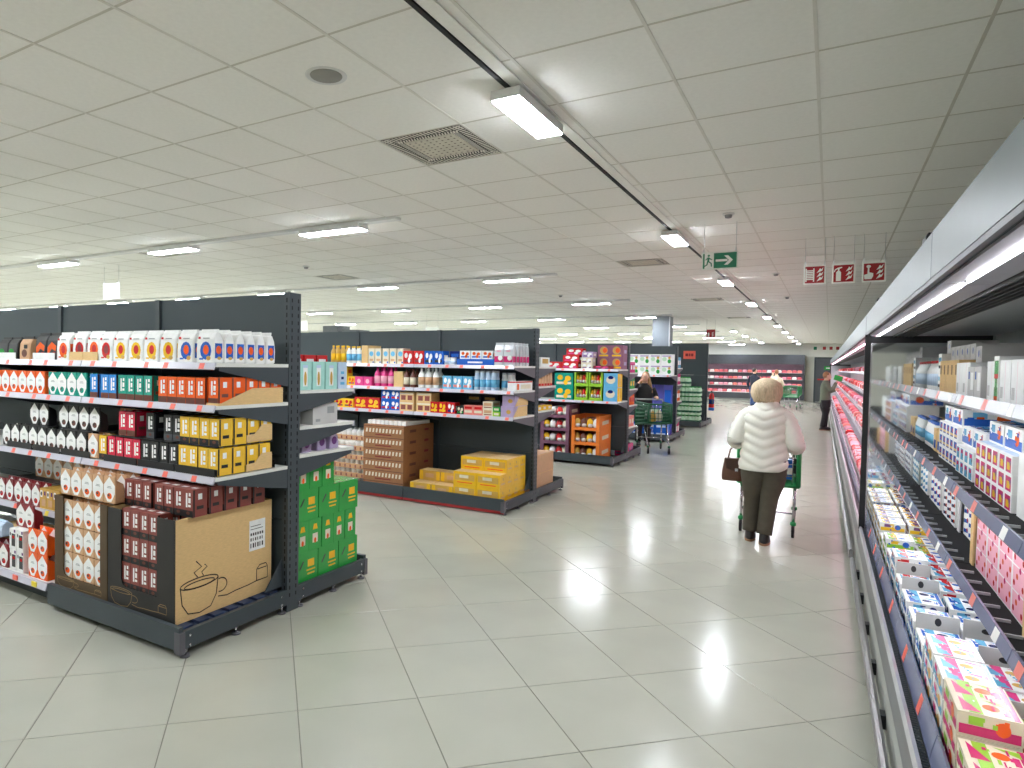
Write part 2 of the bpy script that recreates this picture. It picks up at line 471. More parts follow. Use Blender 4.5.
P2(ex, [(0.04, 0.13), (0.075, 0.13), (0.118, 0.085), (0.075, 0.04), (0.04, 0.04), (0.082, 0.085)], SW)
hang('exit_sign', 'green emergency exit sign with running man and right arrow', -0.945, 6.93, 2.665, 0.325, 0.17, SG, ex, rz=R(0))
def flames(mb):
    for k in range(3):
        o = 0.018 + 0.0 * k; z = 0.03 + 0.045 * k
        P2(mb, [(o, z), (o + 0.05, z + 0.022), (o + 0.062, z + 0.06), (o + 0.042, z + 0.036), (o + 0.03, z + 0.05), (o + 0.02, z + 0.03)], SW)
f1 = MB(); flames(f1)
for k in range(6):
    P2(f1, [(-0.075, 0.05 + 0.018 * k), (-0.01, 0.05 + 0.018 * k), (-0.01, 0.062 + 0.018 * k), (-0.075, 0.062 + 0.018 * k)], SW)
P2(f1, [(-0.085, 0.03), (-0.073, 0.03), (-0.073, 0.17), (-0.085, 0.17)], SW); P2(f1, [(-0.014, 0.03), (-0.002, 0.03), (-0.002, 0.17), (-0.014, 0.17)], SW)
f2 = MB(); flames(f2)
P2(f2, [(-0.066, 0.025), (-0.022, 0.025), (-0.022, 0.115), (-0.034, 0.13), (-0.054, 0.13), (-0.066, 0.115)], SW)
P2(f2, [(-0.05, 0.13), (-0.038, 0.13), (-0.036, 0.152), (-0.012, 0.162), (-0.014, 0.172), (-0.05, 0.164)], SW)
P2(f2, [(-0.05, 0.164), (-0.078, 0.148), (-0.086, 0.12), (-0.078, 0.12), (-0.07, 0.142), (-0.05, 0.15)], SW)
f3 = MB(); flames(f3)
P2(f3, [(-0.08, 0.03), (-0.02, 0.03), (-0.006, 0.06), (-0.006, 0.09), (-0.04, 0.1), (-0.04, 0.15), (-0.054, 0.15), (-0.056, 0.085), (-0.085, 0.075)], SW)
P2(f3, [(-0.047 + 0.02 * math.cos(k * 0.7), 0.16 + 0.016 * math.sin(k * 0.7)) for k in range(9)], SW)
for (x, mk, wd) in ((-0.172, f1, 'fire hose'), (0.088, f2, 'fire extinguisher'), (0.352, f3, 'fire alarm hand')):
    hang('fire_sign', 'red hanging sign with white %s and flames' % wd, x, 8.15, 2.615, 0.205, 0.205, SR, mk, group='row of red fire signs')
mk = MB()
P2(mk, [(-0.08, 0.03), (-0.04, 0.03), (-0.04, 0.15), (-0.08, 0.15)], SW); flames(mk)
hang('fire_sign', 'small red fire sign hanging far off near the grey column', -2.96, 20.4, 2.58, 0.26, 0.26, SR, mk)
for (x, y, z, wd, wds) in ((-9.35, 6.0, 2.62, 0.42, 'above the dark shelf panel'), (-13.1, 14.3, 2.62, 0.5, 'beyond the upright of the first shelf unit'), (-9.5, 15.7, 2.5, 0.42, 'above the second shelf unit')):
    hang('aisle_sign', 'blank white aisle sign hanging ' + wds, x, y, z, wd, wd * 0.56, None, None, group='white aisle signs')
for (x, mk, wd, cl) in ((-0.72, None, 'green', SG), (-0.3, None, 'hose', SR), (0.0, None, 'extinguisher', SR), (0.3, None, 'alarm', SR)):
    z = 2.78
    o = solo('wall_sign', MB().box(-0.09, 0.09, -0.012, 0, 0, 0.2, SW).box(-0.075, 0.075, -0.014, -0.012, 0.015, 0.185, cl), ('tiny green exit sign on far wall above the door' if wd == 'green' else 'tiny red %s sign on far wall above the door' % wd), 'sign', (x, Y1 - 0.002, z), group='signs above the grey door')
# ================================================================== shelving
XE, MOD = -3.09, 1.37
def gondola(label, py, yf, yb, h, nmod, fsh, bsh, sd=0.61, end_pallet=True, steel=STEEL, tags=5, brackets=STEEL, low=(), bsd=0.6, kick=None):
    """double-sided gondola; fsh/bsh: shelf heights (top) of the side towards / away from the camera"""
    g = Thing('gondola_shelf', label, 'shelving', (XE - nmod * MOD / 2, py, 0), group='shelf units along the main aisle')
    pt = 0.055
    for i in range(nmod + 1):
        x = XE - MOD * i
        up = g.part('upright', MB().box(x - 0.05, x, py - pt, py + pt, 0.0, h, steel))
        if i == 0:
            sl = MB(); n = int(h / 0.05)
            for k in range(2, n):
                z = k * 0.05
                for yy in (py - 0.03, py + 0.03):
                    sl.box(x - 0.001, x + 0.0008, yy - 0.005, yy + 0.005, z, z + 0.026, SLOT)
                sl.box(x - 0.03, x - 0.02, py - pt - 0.0008, py - pt + 0.001, z, z + 0.03, SLOT)
            tag(sub('slot_row', sl, up, 'rows of dark slots'), kind='stuff')
    zs = [0.18, 0.62, 1.06, 1.5, h]
    for i in range(nmod):
        xa, xb = XE - MOD * (i + 1) + 0.003, XE - MOD * i - 0.053
        for k in range(4):
            g.part('back_panel', MB().box(xa, xb, py - 0.035, py + 0.035, zs[k] + 0.003, zs[k + 1] - 0.003, PANEL))
    def shelf(i, z, side, depth, narrow=0.0):
        s = -1 if side == 'f' else 1
        xa, xb = XE - MOD * (i + 1) + 0.004, XE - MOD * i - 0.004 - narrow
        y0 = py + s * (pt + 0.002); y1 = py + s * (pt + depth)
        p = g.part('shelf', MB().box(xa, xb, min(y0, y1), max(y0, y1), z - 0.022, z, SHELFW).box(xa + 0.01, xb - 0.01, min(y0, y1 - s * 0.01), max(y0, y1 - s * 0.01), z - 0.035, z - 0.022, brackets))
        for xx in (xa, xb - 0.004):
            q = [(y0, z - 0.024), (y1 - s * 0.02, z - 0.024), (y1 - s * 0.02, z - 0.045), (py + s * (pt + depth * 0.3), z - 0.12), (y0, z - 0.15)]
            sub('bracket', MB().prism(q, 'x', xx, xx + 0.004, brackets), p)
        if side == 'f':
            sub('price_rail', MB().prism([(y1, z + 0.004), (y1 - 0.008, z + 0.004), (y1 - 0.022, z - 0.036), (y1 - 0.014, z - 0.04), (y1, z - 0.008)], 'x', xa, xb, RAIL), p)
            for k in range(tags):
                tx = xa + (k + 0.5 + random.uniform(-0.25, 0.25)) * (xb - xa) / tags
                tm = K['tagyellow'] if z < 0.7 and random.random() < 0.6 else K['tagorange']
                dy = -0.0105
                sub('price_tag', MB().add([(tx, y1 + dy - 0.0004, z + 0.0), (tx + 0.045, y1 + dy - 0.0004, z + 0.0), (tx + 0.045, y1 + dy - 0.0124, z - 0.034), (tx, y1 + dy - 0.0124, z - 0.034),
                     (tx, y1 + dy + 0.002, z), (tx + 0.045, y1 + dy + 0.002, z), (tx + 0.045, y1 + dy - 0.01, z - 0.034), (tx, y1 + dy - 0.01, z - 0.034)],
                    [(0, 1, 2, 3), (7, 6, 5, 4), (0, 4, 5, 1), (1, 5, 6, 2), (2, 6, 7, 3), (3, 7, 4, 0)], tm), p)
        else:
            sub('price_rail', MB().box(xa, xb, y1, y1 + 0.012, z - 0.036, z + 0.004, RAIL), p)
        return p
    for z in fsh:
        for i in range(nmod):
            shelf(i, z, 'f', sd)
    for z in bsh:
        for i in range(min(nmod, 2)):
            shelf(i, z, 'b', bsd)
    for z in low:
        for i in range(1, nmod):
            shelf(i, z, 'f', sd)
    # bases
    for s, ye in ((-1, yf), (1, yb)):
        y0 = py + s * pt
        npal = nmod if (s > 0 or end_pallet == 'all') else (1 if end_pallet else 0)
        for i in range(npal):
            xa, xb = XE - MOD * (i + 1), XE - MOD * i
            lo, hi = min(y0, ye), max(y0, ye)
            bd = g.part('base_tray', MB().box(xa + 0.004, xb - 0.03, lo + 0.02, hi - 0.02, 0.04, 0.075, steel))
            sub('front_board', MB().box(xa, xb - 0.012, min(ye, ye - s * 0.03), max(ye, ye - s * 0.03), 0.045, 0.178, steel), bd)
            if kick and s < 0: sub('kick_strip', MB().box(xa, xb - 0.012, ye + 0.006, ye + 0.02, 0.012, 0.045, kick), bd, 'red strip along the foot')
            if i == 0:
                sub('end_board', MB().box(xb - 0.03, xb, lo, hi, 0.05, 0.152, steel), bd)
                sub('corner_post', MB().box(xb - 0.045, xb + 0.004, min(ye - s * 0.035, ye + s * 0.004), max(ye - s * 0.035, ye + s * 0.004), 0.025, 0.15, STEEL2), bd)
                bl = MB()
                for zz in (0.065, 0.12):
                    for yy in (ye - s * 0.07, y0 + s * 0.05):
                        bl.lathe([(0.009, 0), (0.009, 0.004), (0.002, 0.006)], CHROME, 8, (0, 0, 0))
                        n = 24
                        for kk in range(len(bl.v) - n, len(bl.v)):
                            px, pyy, pz = bl.v[kk]; bl.v[kk] = (xb + pz, yy + px, zz + pyy)
                tag(sub('bolts', bl, bd), kind='stuff')
                for yy in (ye - s * 0.05, (ye + y0) / 2, y0 + s * 0.03):
                    sub('foot', MB().cyl((xb - 0.02, yy, 0.0), (xb - 0.02, yy, 0.012), 0.03, 0.026, STEEL2, 12).cyl((xb - 0.02, yy, 0.012), (xb - 0.02, yy, 0.05), 0.009, 0.009, CHROME, 8), bd)
                q = [(y0, 0.17), (y0 + s * 0.16, 0.17), (y0, 0.36)]
                if s < 0: sub('gusset', MB().prism(q, 'x', xb - 0.055, xb - 0.05, steel), bd)
            else:
                sub('foot', MB().cyl((xb - 0.1, ye - s * 0.06, 0.0), (xb - 0.1, ye - s * 0.06, 0.05), 0.02, 0.015, STEEL2, 8), bd)
        for i in range(npal, nmod):
            xa, xb = XE - MOD * (i + 1), XE - MOD * i
            lo, hi = min(y0, ye), max(y0, ye)
            bd = g.part('base_shelf', MB().box(xa + 0.002, xb - 0.002, lo + 0.02, hi, 0.13, 0.165, SHELFW).box(xa + 0.002, xb - 0.002, lo + 0.12, hi, 0.0, 0.13, steel))
            sub('price_rail', MB().prism([(lo, 0.172), (lo + 0.02, 0.172), (lo + 0.02, 0.128), (lo - 0.012, 0.128)], 'x', xa + 0.002, xb - 0.002, RAIL), bd)
            for k in range(4):
                tx = xa + (k + 0.5) * MOD / 4 + random.uniform(-0.1, 0.1)
                sub('price_tag', MB().box(tx, tx + 0.06, lo - 0.014, lo - 0.007, 0.132, 0.166, K['tagyellow'] if k % 2 else K['tagorange']), bd)
    return g
gondola('dark steel shelf unit of the coffee aisle nearest the camera', 3.315, 2.40, 4.16, 2.165, 3, (1.685, 1.43, 1.0), (1.505, 1.255, 1.06), low=(0.57,))
gondola('dark steel shelf unit of drinks and yellow cartons, second along the aisle', 7.64, 6.74, 8.66, 2.16, 4, (1.695, 1.40, 1.097), (1.69, 1.44, 1.13), sd=0.63, end_pallet='all', brackets=STEEL2, kick=PALLETRED)
gondola('dark steel shelf unit with purple and orange trays, third along the aisle', 12.0, 11.08, 13.0, 2.13, 3, (1.66, 1.10), (1.6, 1.3, 1.0, 0.6), sd=0.63, end_pallet='all', brackets=STEEL2)
gondola('dark steel shelf unit with white roll packs behind the second trolley', 16.4, 15.5, 17.5, 2.22, 3, (1.53,), (1.7, 1.3, 0.9, 0.5), sd=0.63, end_pallet='all')
gondola('tall dark steel shelf unit with bottle packs and orange notice', 20.95, 19.95, 21.9, 2.45, 3, (), (), end_pallet='all')
# further aisles left of view, only their dark tops show
col = Thing('structural_column', 'square grey column rising to the ceiling behind the shelving', 'column', (-4.0, 18.9, 0))
col.part('shaft', MB().box(-4.21, -3.76, 18.7, 19.15, 0, CEIL - 0.004, mat('column_grey', (104, 110, 116), rough=0.5, var=0.05)))
col.part('corner_guard', MB().box(-3.775, -3.75, 18.69, 18.72, 0, CEIL - 0.004, mat('column_guard', (176, 178, 180), rough=0.4)))
for (x, y, z0, z1, wds) in ((-13.35, 16.2, 0, 2.85, 'taller'), (-12.65, 16.3, 0, 2.72, 'lower')):
    t = Thing('storage_cabinet', '%s of two far grey cabinets showing above the second shelf unit' % wds, 'cabinet', (x, y, 0), group='far grey cabinets')
    t.part('cabinet_body', MB().box(x - 0.3, x + 0.3, y - 0.3, y + 0.3, 0.08, z1, mat('cabinet_grey', (98, 102, 104), rough=0.5)))
    t.part('plinth', MB().box(x - 0.28, x + 0.28, y - 0.28, y + 0.28, 0, 0.08, STEEL))
t = Thing('price_notice', 'square orange price notice on the tall dark shelf panel', 'sign', (-3.62, 20.9, 2.0))
t.part('plate', MB().box(-3.78, -3.44, 20.885, 20.905, 1.98, 2.22, K['tagorange']))
t.part('lettering', MB().box(-3.72, -3.64, 20.88, 20.885, 2.06, 2.14, K['darkred']).box(-3.62, -3.58, 20.88, 20.885, 2.06, 2.14, K['darkred']).box(-3.56, -3.5, 20.88, 20.885, 2.06, 2.14, K['darkred']))
# ================================================================== goods: kinds
def face_pts(f, w, d, h, pts, e=0.0008):
    """2D points (from the middle of a face, z from the bottom) to 3D on a face of a box standing at the origin"""
    if f == 'f': return [(a, -d / 2 - e, b) for a, b in pts]
    if f == 'r': return [(w / 2 + e, a, b) for a, b in pts]
    if f == 'l': return [(-w / 2 - e, -a, b) for a, b in pts]
    if f == 't': return [(a, b, h + e) for a, b in pts]
    if f == 'k': return [(-a, d / 2 + e, b) for a, b in pts]
def rect(cx, cz, w, h): return [(cx - w / 2, cz - h / 2), (cx + w / 2, cz - h / 2), (cx + w / 2, cz + h / 2), (cx - w / 2, cz + h / 2)]
def oval(cx, cz, rx, rz, n=12): return [(cx + rx * math.cos(2 * math.pi * k / n), cz + rz * math.sin(2 * math.pi * k / n)) for k in range(n)]
def hexa(cx, z0, z1, w): return [(cx, z1), (cx - w / 2, z0 + (z1 - z0) * 0.66), (cx - w / 2, z0 + (z1 - z0) * 0.34), (cx - w * 0.18, z0), (cx + w * 0.18, z0), (cx + w / 2, z0 + (z1 - z0) * 0.34), (cx + w / 2, z0 + (z1 - z0) * 0.66)]
def marks(mb, w, d, h, mk):
    for n, (f, pts, mt) in enumerate(mk):
        mb.poly(face_pts(f, w, d, h, pts, 0.0004 + 0.00006 * n), K[mt] if isinstance(mt, str) else mt)
def pbox(name, w, d, h, body, mk=(), cat='box', kids=()):
    mb = MB().box(-w / 2, w / 2, -d / 2, d / 2, 0, h, K[body])
    marks(mb, w, d, h, mk)
    return Proto(name, cat, mb, kids, (w, d, h))
def pbag(name, w, d, h, body, mk=(), top=None, cat='bag', flat=False):
    """gusseted bag: flat front, belly, crimped top"""
    mb = MB(); rings = []
    prof = [(0.0, 0.92, 0.9), (0.04, 1.0, 1.0), (0.4, 1.0, 1.06), (0.7, 1.0, 0.86), (0.88, 1.0, 0.4), (0.9, 0.98, 0.12), (1.0, 1.0, 0.1)]
    for z, fw, fd in prof:
        yf = -d / 2 * (1.0 if (z < 0.7 or flat) else fd) ; yb = d / 2 * fd - (d * 0.1 if flat else 0)
        xw = w / 2 * fw
        if flat and z > 0.85: yb = yf + 0.012
        rings.append([(-xw, yf + 0.006, z * h), (-xw * 0.9, yf, z * h), (xw * 0.9, yf, z * h), (xw, yf + 0.006, z * h), (xw, max(yb - 0.006, yf + 0.008), z * h), (xw * 0.9, max(yb, yf + 0.01), z * h), (-xw * 0.9, max(yb, yf + 0.01), z * h), (-xw, max(yb - 0.006, yf + 0.008), z * h)])
    mb.loft(rings[:5] if top else rings, K[body], smooth=False)
    if top:
        mb.loft(rings[4:], K[top], smooth=False)
    marks(mb, w * 0.9, d, h, [q for q in mk if q[0] in 'fk']); marks(mb, w, d, h, [q for q in mk if q[0] in 'rl'])
    return Proto(name, cat, mb, (), (w, d, h))
def pbottle(name, r, h, body, cap, label=None, neck=0.35, n=10, cat='bottle', capr=0.4):
    mb = MB().lathe([(r * 0.9, 0), (r, 0.01), (r, h * 0.62), (r * 0.85, h * 0.7), (r * neck, h * 0.86), (r * neck, h * 0.92)], K[body], n)
    if label:
        mb.lathe([(r * 1.015, h * 0.16), (r * 1.015, h * 0.55)], K[label], n)
    c = MB().lathe([(r * capr, h * 0.9), (r * capr, h), (r * capr * 0.8, h * 1.005)], K[cap], n)
    return Proto(name, cat, mb, [('cap', c)], (2 * r, 2 * r, h))
def ptray(name, w, d, h, body='kraft', lip=0.5, th=0.004, cat='tray', sides=True):
    """open display tray: tall back, sloping sides, low front"""
    k = K[body]
    mb = MB().box(-w / 2, w / 2, -d / 2, d / 2, 0, th, k).box(-w / 2, w / 2, -d / 2, -d / 2 + th, th, h * lip, k).box(-w / 2, w / 2, d / 2 - th, d / 2, th, h, k)
    for sx in (-w / 2, w / 2 - th) if sides else ():
        mb.prism([(-d / 2 + th, th), (d / 2 - th, th), (d / 2 - th, h), (0.0, h), (-d / 2 + th + 0.02, h * lip), (-d / 2 + th, h * lip)], 'x', sx, sx + th, k)
    return Proto(name, cat, mb, (), (w, d, h))
ROWS = ['front row', 'second row', 'third row', 'fourth row', 'fifth row', 'sixth row']
def place_words(label, i, n, k, m, ref='aisle'):
    """what singles one of a run out: its count along the shelf and its row"""
    if n > 1: label += ', %s from %s' % (ords[i], ref)
    if m > 1: label += ', ' + ROWS[k]
    return label
def run(proto, xs, y, z, label, group, deep=1, dy=None, jit=0.02, zs=0.0):
    xs = sorted(xs, reverse=True)
    for i, x in enumerate(xs):
        for k in range(deep):
            proto.put(x + random.uniform(-0.002, 0.002), y + proto.d / 2 + k * (dy or proto.d + 0.004), z, place_words(label, i, len(xs), k, deep), group, jit=jit)
def steps(a, n, s): return [a + s * i for i in range(n)]

def capsule_box(c, band='black', tx='white'):
    w, d, h = 0.085, 0.105, 0.165
    body = {'blue': 'azure', 'red': 'crimson', 'yellow': 'amber'}.get(c, c)
    return pbox(c + '_coffee_box', w, d, h, body, [('f', rect(0, 0.02, w, 0.04), band), ('f', rect(-0.012, 0.1, 0.014, 0.085), tx), ('f', rect(0.012, 0.1, 0.02, 0.03), tx), ('f', rect(0.014, 0.135, 0.016, 0.02), tx), ('f', rect(0.012, 0.068, 0.022, 0.014), tx),
        ('f', oval(0, 0.024, 0.016, 0.01), 'brown'), ('r', rect(-0.045, 0.0825, 0.012, 0.16), band), ('r', rect(0, 0.12, 0.03, 0.035), tx), ('r', rect(0.0, 0.055, 0.05, 0.02), band), ('t', rect(0, 0, 0.05, 0.03), tx), ('k', rect(0, 0.0825, 0.05, 0.1), tx)])
CB_ = {c: capsule_box(c, b) for c, b in (('orange', 'brown'), ('teal', 'brown'), ('blue', 'brown'), ('red', 'brown'), ('yellow', 'black'), ('maroon', 'black'), ('black', 'darkgrey'))}
def hexbag(c, pic='brown', name=None):
    w, d, h = 0.122, 0.075, 0.17
    return pbag((name or c) + '_coffee_bag', w, d, h, c, [('f', hexa(0, 0.008, h * 0.995, w * 0.97), 'white'), ('f', rect(0.0, 0.098, 0.05, 0.004), 'grey'), ('f', rect(0.0, 0.106, 0.036, 0.004), 'grey'), ('f', oval(0.002, 0.045, 0.026, 0.02), pic), ('f', oval(-0.006, 0.05, 0.012, 0.008), 'black')], flat=True)
HB = {k: hexbag(*v) for k, v in dict(orange=('orange', 'orange', 'orange'), teal=('teal', 'teal', 'teal'), dark=('black', 'brown', 'black'), tan=('tan', 'orange', 'tan'), red=('darkred', 'red', 'dark_red'), rust=('orange', 'orange', 'rust')).items()}
def snack(c1, c2, name):
    w, d, h = 0.155, 0.08, 0.205
    return pbag(name, w, d, h, 'white', [('f', oval(0.01, 0.075, 0.05, 0.055), c1), ('f', oval(0.012, 0.08, 0.026, 0.03), c2), ('f', rect(-0.045, 0.152, 0.022, 0.014), 'red'), ('f', rect(0.015, 0.15, 0.06, 0.006), 'grey'), ('f', oval(0.035, 0.03, 0.02, 0.014), 'gold'), ('f', rect(-0.03, 0.025, 0.035, 0.01), c1), ('r', rect(0, 0.075, 0.055, 0.09), c1), ('r', oval(0, 0.08, 0.02, 0.026), c2), ('r', oval(0.005, 0.03, 0.016, 0.01), 'gold')])
SN = {'blue': snack('blue', 'orange', 'snack_bag'), 'yellow': snack('yellow', 'red', 'snack_bag'), 'red': snack('red', 'darkred', 'snack_bag'), 'orange': snack('orange', 'red', 'snack_bag')}
BK_green = pbag('coffee_bag', 0.14, 0.08, 0.17, 'black', [('f', oval(-0.02, 0.05, 0.04, 0.03), 'green')])
BK_tan = pbag('coffee_bag', 0.15, 0.08, 0.18, 'tan', [('f', oval(0.0, 0.05, 0.04, 0.03), 'brown'), ('f', rect(0.02, 0.1, 0.05, 0.03), 'black')], top='black')
BK_red = pbag('coffee_bag', 0.15, 0.08, 0.2, 'black', [('f', [(-0.06, 0.03), (0.0, 0.08), (0.05, 0.06), (0.06, 0.1), (0.0, 0.13), (-0.06, 0.09)], 'orange'), ('f', rect(0.03, 0.03, 0.03, 0.05), 'red')])
TRW = ptray('display_tray', 0.30, 0.2, 0.06, 'white', 0.9, sides=False)
TRK_ = ptray('display_tray', 0.17, 0.2, 0.07, 'kraft', 0.9, sides=False)
TRB = ptray('display_tray', 0.36, 0.5, 0.05, 'black', 0.9, sides=False)
TRO = ptray('display_tray', 0.109, 0.54, 0.1, 'kraft', 0.15)

# ------------------------------------------------------------------ first shelf unit, side towards the camera
S1, S2, S3, S4, S5 = 1.6855, 1.4305, 1.0005, 0.5705, 0.1655
g = 'white snack bags on the top coffee shelf'
YF = 2.665
TRW.put(-5.55, YF + 0.1, S1, 'low white display tray under black bags at the far end of the top shelf', 'display trays on the top coffee shelf')
TRW.put(-5.0, YF + 0.1, S1, 'low white display tray under the black and red bags', 'display trays on the top coffee shelf')
run(BK_green, (-5.63, -5.48), YF + 0.02, S1 + 0.006, 'black bag with green spot in white tray', g, 2)
run(BK_tan, (-5.27,), YF, S1, 'tan bag with black top beside the black bags', g, 2)
run(BK_red, (-5.08, -4.92), YF + 0.02, S1 + 0.006, 'black bag with orange and red print in white tray', g, 2)
run(SN['orange'], (-4.745,), YF, S1, 'white bag with orange picture next to the black and red bags', g, 2)
for x in (-4.575, -4.4):
    TRK_.put(x, YF + 0.1, S1, 'brown cardboard display tray under the white bag with %s picture' % ('red' if x < -4.5 else 'orange'), 'display trays on the top coffee shelf')
run(SN['red'], (-4.575,), YF + 0.02, S1 + 0.006, 'white bag with red picture in a brown tray', g, 2)
run(SN['orange'], (-4.4,), YF + 0.02, S1 + 0.006, 'white bag with orange picture in a brown tray', g, 2)
run(SN['red'], (-4.225,), YF, S1, 'white bag with red picture left of the yellow ones', g, 3)
run(SN['yellow'], (-4.06, -3.895, -3.73, -3.565), YF, S1, 'white bag with yellow and red picture on the top shelf', g, 3)
run(SN['blue'], (-3.395,), YF, S1, 'white bag with blue and orange picture, inner column', g, 3)
run(SN['blue'], (-3.215,), YF, S1, 'white bag with blue and orange picture in the column at the shelf end', g, 6, dy=0.0865)

g = 'coffee packs on the second shelf'
run(HB['orange'], steps(-5.68, 6, 0.127), YF, S2, 'orange coffee bag with white diamond panel on the second shelf', g, 2)
run(HB['teal'], steps(-4.875, 4, 0.123), YF, S2, 'teal coffee bag with white diamond panel on the second shelf', g, 2)
run(CB_['blue'], (-4.36, -4.23, -4.14), YF, S2, 'blue coffee box on the second shelf', g, 2)
run(CB_['teal'], (-4.03, -3.94, -3.85, -3.76), YF, S2, 'teal coffee box on the second shelf', g, 2)
run(CB_['orange'], steps(-3.61, 5, 0.09), YF, S2, 'orange coffee box on the second shelf', g, 2)
TRO.put(-3.15, YF + 0.275, S2, 'cut-open brown cardboard tray around the end column of orange boxes', 'display trays on the second shelf')
run(CB_['orange'], (-3.15,), YF + 0.0105, S2 + 0.005, 'orange coffee box in the column at the shelf end', g, 5, dy=0.1056, jit=0.002)

g = 'coffee packs on the third shelf'
for x in (-5.35, -4.97, -4.59): TRB.put(x, YF + 0.25, S3, 'black display tray under diamond coffee bags, third shelf, %s' % ('inner' if x < -5.2 else 'middle' if x < -4.8 else 'outer'), 'trays on the third shelf')
for x in (-4.06, -3.68, -3.3): TRB.put(x, YF + 0.25, S3, 'black display tray under %s coffee boxes, third shelf' % ('red' if x < -4 else 'black' if x < -3.5 else 'yellow'), 'trays on the third shelf')
run(HB['dark'], steps(-5.56, 9, 0.129), YF + 0.012, S3 + 0.006, 'black and white diamond coffee bag, lower tier of third shelf', g, 2)
run(HB['tan'], (-4.385,), YF + 0.012, S3 + 0.006, 'tan and white diamond coffee bag beside yellow box, lower tier', g, 2)
run(CB_['yellow'], (-4.27,), YF + 0.012, S3 + 0.006, 'single yellow coffee box between white bags and red boxes', g)
run(CB_['red'], (-4.17, -4.08, -3.985, -3.895), YF + 0.012, S3 + 0.006, 'red coffee box, lower tier of third shelf', g, 2)
run(CB_['black'], (-3.8, -3.71, -3.61, -3.52), YF + 0.012, S3 + 0.006, 'black coffee box, lower tier of third shelf', g, 2)
run(CB_['yellow'], (-3.425, -3.335, -3.24), YF + 0.012, S3 + 0.006, 'yellow coffee box, lower tier of third shelf', g, 2)
run(CB_['yellow'], (-3.15,), YF + 0.012, S3 + 0.006, 'yellow coffee box of the end column, lower tier', g, 4, dy=0.108)
U = S3 + 0.006 + 0.172
UB = pbox('tier_tray', 0.36, 0.46, 0.006, 'black', [], 'tray')
run(UB, (-5.14, -4.62, -3.98, -3.7, -3.29), YF + 0.006, U - 0.0005, 'thin black card between the two tiers of coffee', 'trays on the third shelf', jit=0)
run(HB['dark'], (-5.22, -5.09, -4.82, -4.69, -4.56, -4.43), YF + 0.05, U + 0.006, 'black and white diamond coffee bag, upper tier of third shelf', g)
run(HB['tan'], (-4.3, -4.17), YF + 0.2, U, 'tan and white diamond coffee bag standing back in the upper tier', g)
run(CB_['red'], (-4.07, -3.98), YF + 0.03, U + 0.006, 'red coffee box, upper tier of third shelf', g, 2)
run(CB_['black'], (-3.8, -3.62, -3.53), YF + 0.05, U + 0.006, 'black coffee box, upper tier of third shelf', g, 2)
run(CB_['yellow'], (-3.42, -3.33, -3.24), YF + 0.02, U + 0.006, 'yellow coffee box, upper tier of third shelf', g, 2)
run(CB_['yellow'], (-3.15,), YF + 0.02, U + 0.006, 'yellow coffee box of the end column, upper tier', g, 4, dy=0.108)
TRO2 = ptray('display_tray', 0.09, 0.45, 0.085, 'kraft', 0.2)
for zz, wd in ((S3 + 0.0001, 'lower'), (U + 0.0065, 'upper')):
    solo('carton_side', MB().prism([(2.9, zz + 0.006), (3.12, zz + 0.006), (3.12, zz + 0.11), (3.03, zz + 0.11), (2.97, zz + 0.055), (2.9, zz + 0.05)], 'x', -3.1055, -3.1015, K['kraft']), 'torn brown cardboard side beside the %s end column of yellow boxes' % wd, 'cardboard')

# low shelves beyond the pallet
g = 'coffee goods on the low shelves'
CAP = pbox('capsule_pack', 0.085, 0.12, 0.15, 'gold', [('f', rect(-0.02, 0.11, 0.03, 0.05), 'white'), ('f', oval(-0.02, 0.11, 0.01, 0.016), 'black'), ('f', rect(0.028, 0.115, 0.02, 0.03), 'purple'), ('r', rect(-0.03, 0.07, 0.04, 0.1), 'white'), ('f', rect(0.01, 0.045, 0.05, 0.05), 'tan')])
CAPD = pbox('capsule_pack', 0.085, 0.12, 0.15, 'white', [('f', rect(0.012, 0.07, 0.05, 0.09), 'black'), ('f', rect(0.012, 0.09, 0.03, 0.02), 'red'), ('f', rect(0.03, 0.135, 0.02, 0.02), 'purple'), ('f', oval(-0.028, 0.11, 0.008, 0.014), 'black')])
run(HB['red'], steps(-5.62, 5, 0.127), YF, S4, 'dark red diamond coffee bag, lower tier of fourth shelf', g, 2)
run(CAP, (-5.01, -4.92, -4.83), YF, S4, 'gold capsule pack with white badge, lower tier of fourth shelf', g, 2)
run(CAP, (-4.7, -4.61, -4.52), YF, S4, 'gold capsule pack with white badge beside the brown display carton', g, 2)
run(HB['tan'], (-5.4, -5.27, -5.14, -5.0, -4.86), YF + 0.18, S4 + 0.175, 'tan and white diamond coffee bag, upper tier of fourth shelf', g)
UB2 = pbox('tier_tray', 0.75, 0.36, 0.006, 'black', [], 'tray')
run(UB2, (-5.2,), YF + 0.1, S4 + 0.169, 'wide black card between tiers of the fourth shelf', g, jit=0)
run(CAP, (-4.7, -4.61), YF + 0.02, S4 + 0.1505, 'gold capsule pack stacked on top beside the brown display carton', g)
YB = 2.44
run(HB['red'], steps(-5.5, 4, 0.127), YB, S5, 'dark red and white diamond coffee bag on the bottom shelf', g, 2)
run(CAPD, (-4.99, -4.89), YB, S5, 'black and white capsule pack, lower tier on the bottom shelf', g, 2)
run(CAPD, (-4.99, -4.89), YB, S5 + 0.1505, 'black and white capsule pack, upper tier on the bottom shelf', g, 1)
run(HB['red'], (-5.0, -4.88), YB + 0.06, S5 + 0.302, 'dark red and white diamond coffee bag lying on the capsule packs', g)
for k in range(2):
    run(HB['rust'], (-4.72, -4.595), YB, S5 + 0.171 * k, 'rust diamond coffee bag by the brown carton, %s tier' % ('lower', 'upper')[k], g, 2)
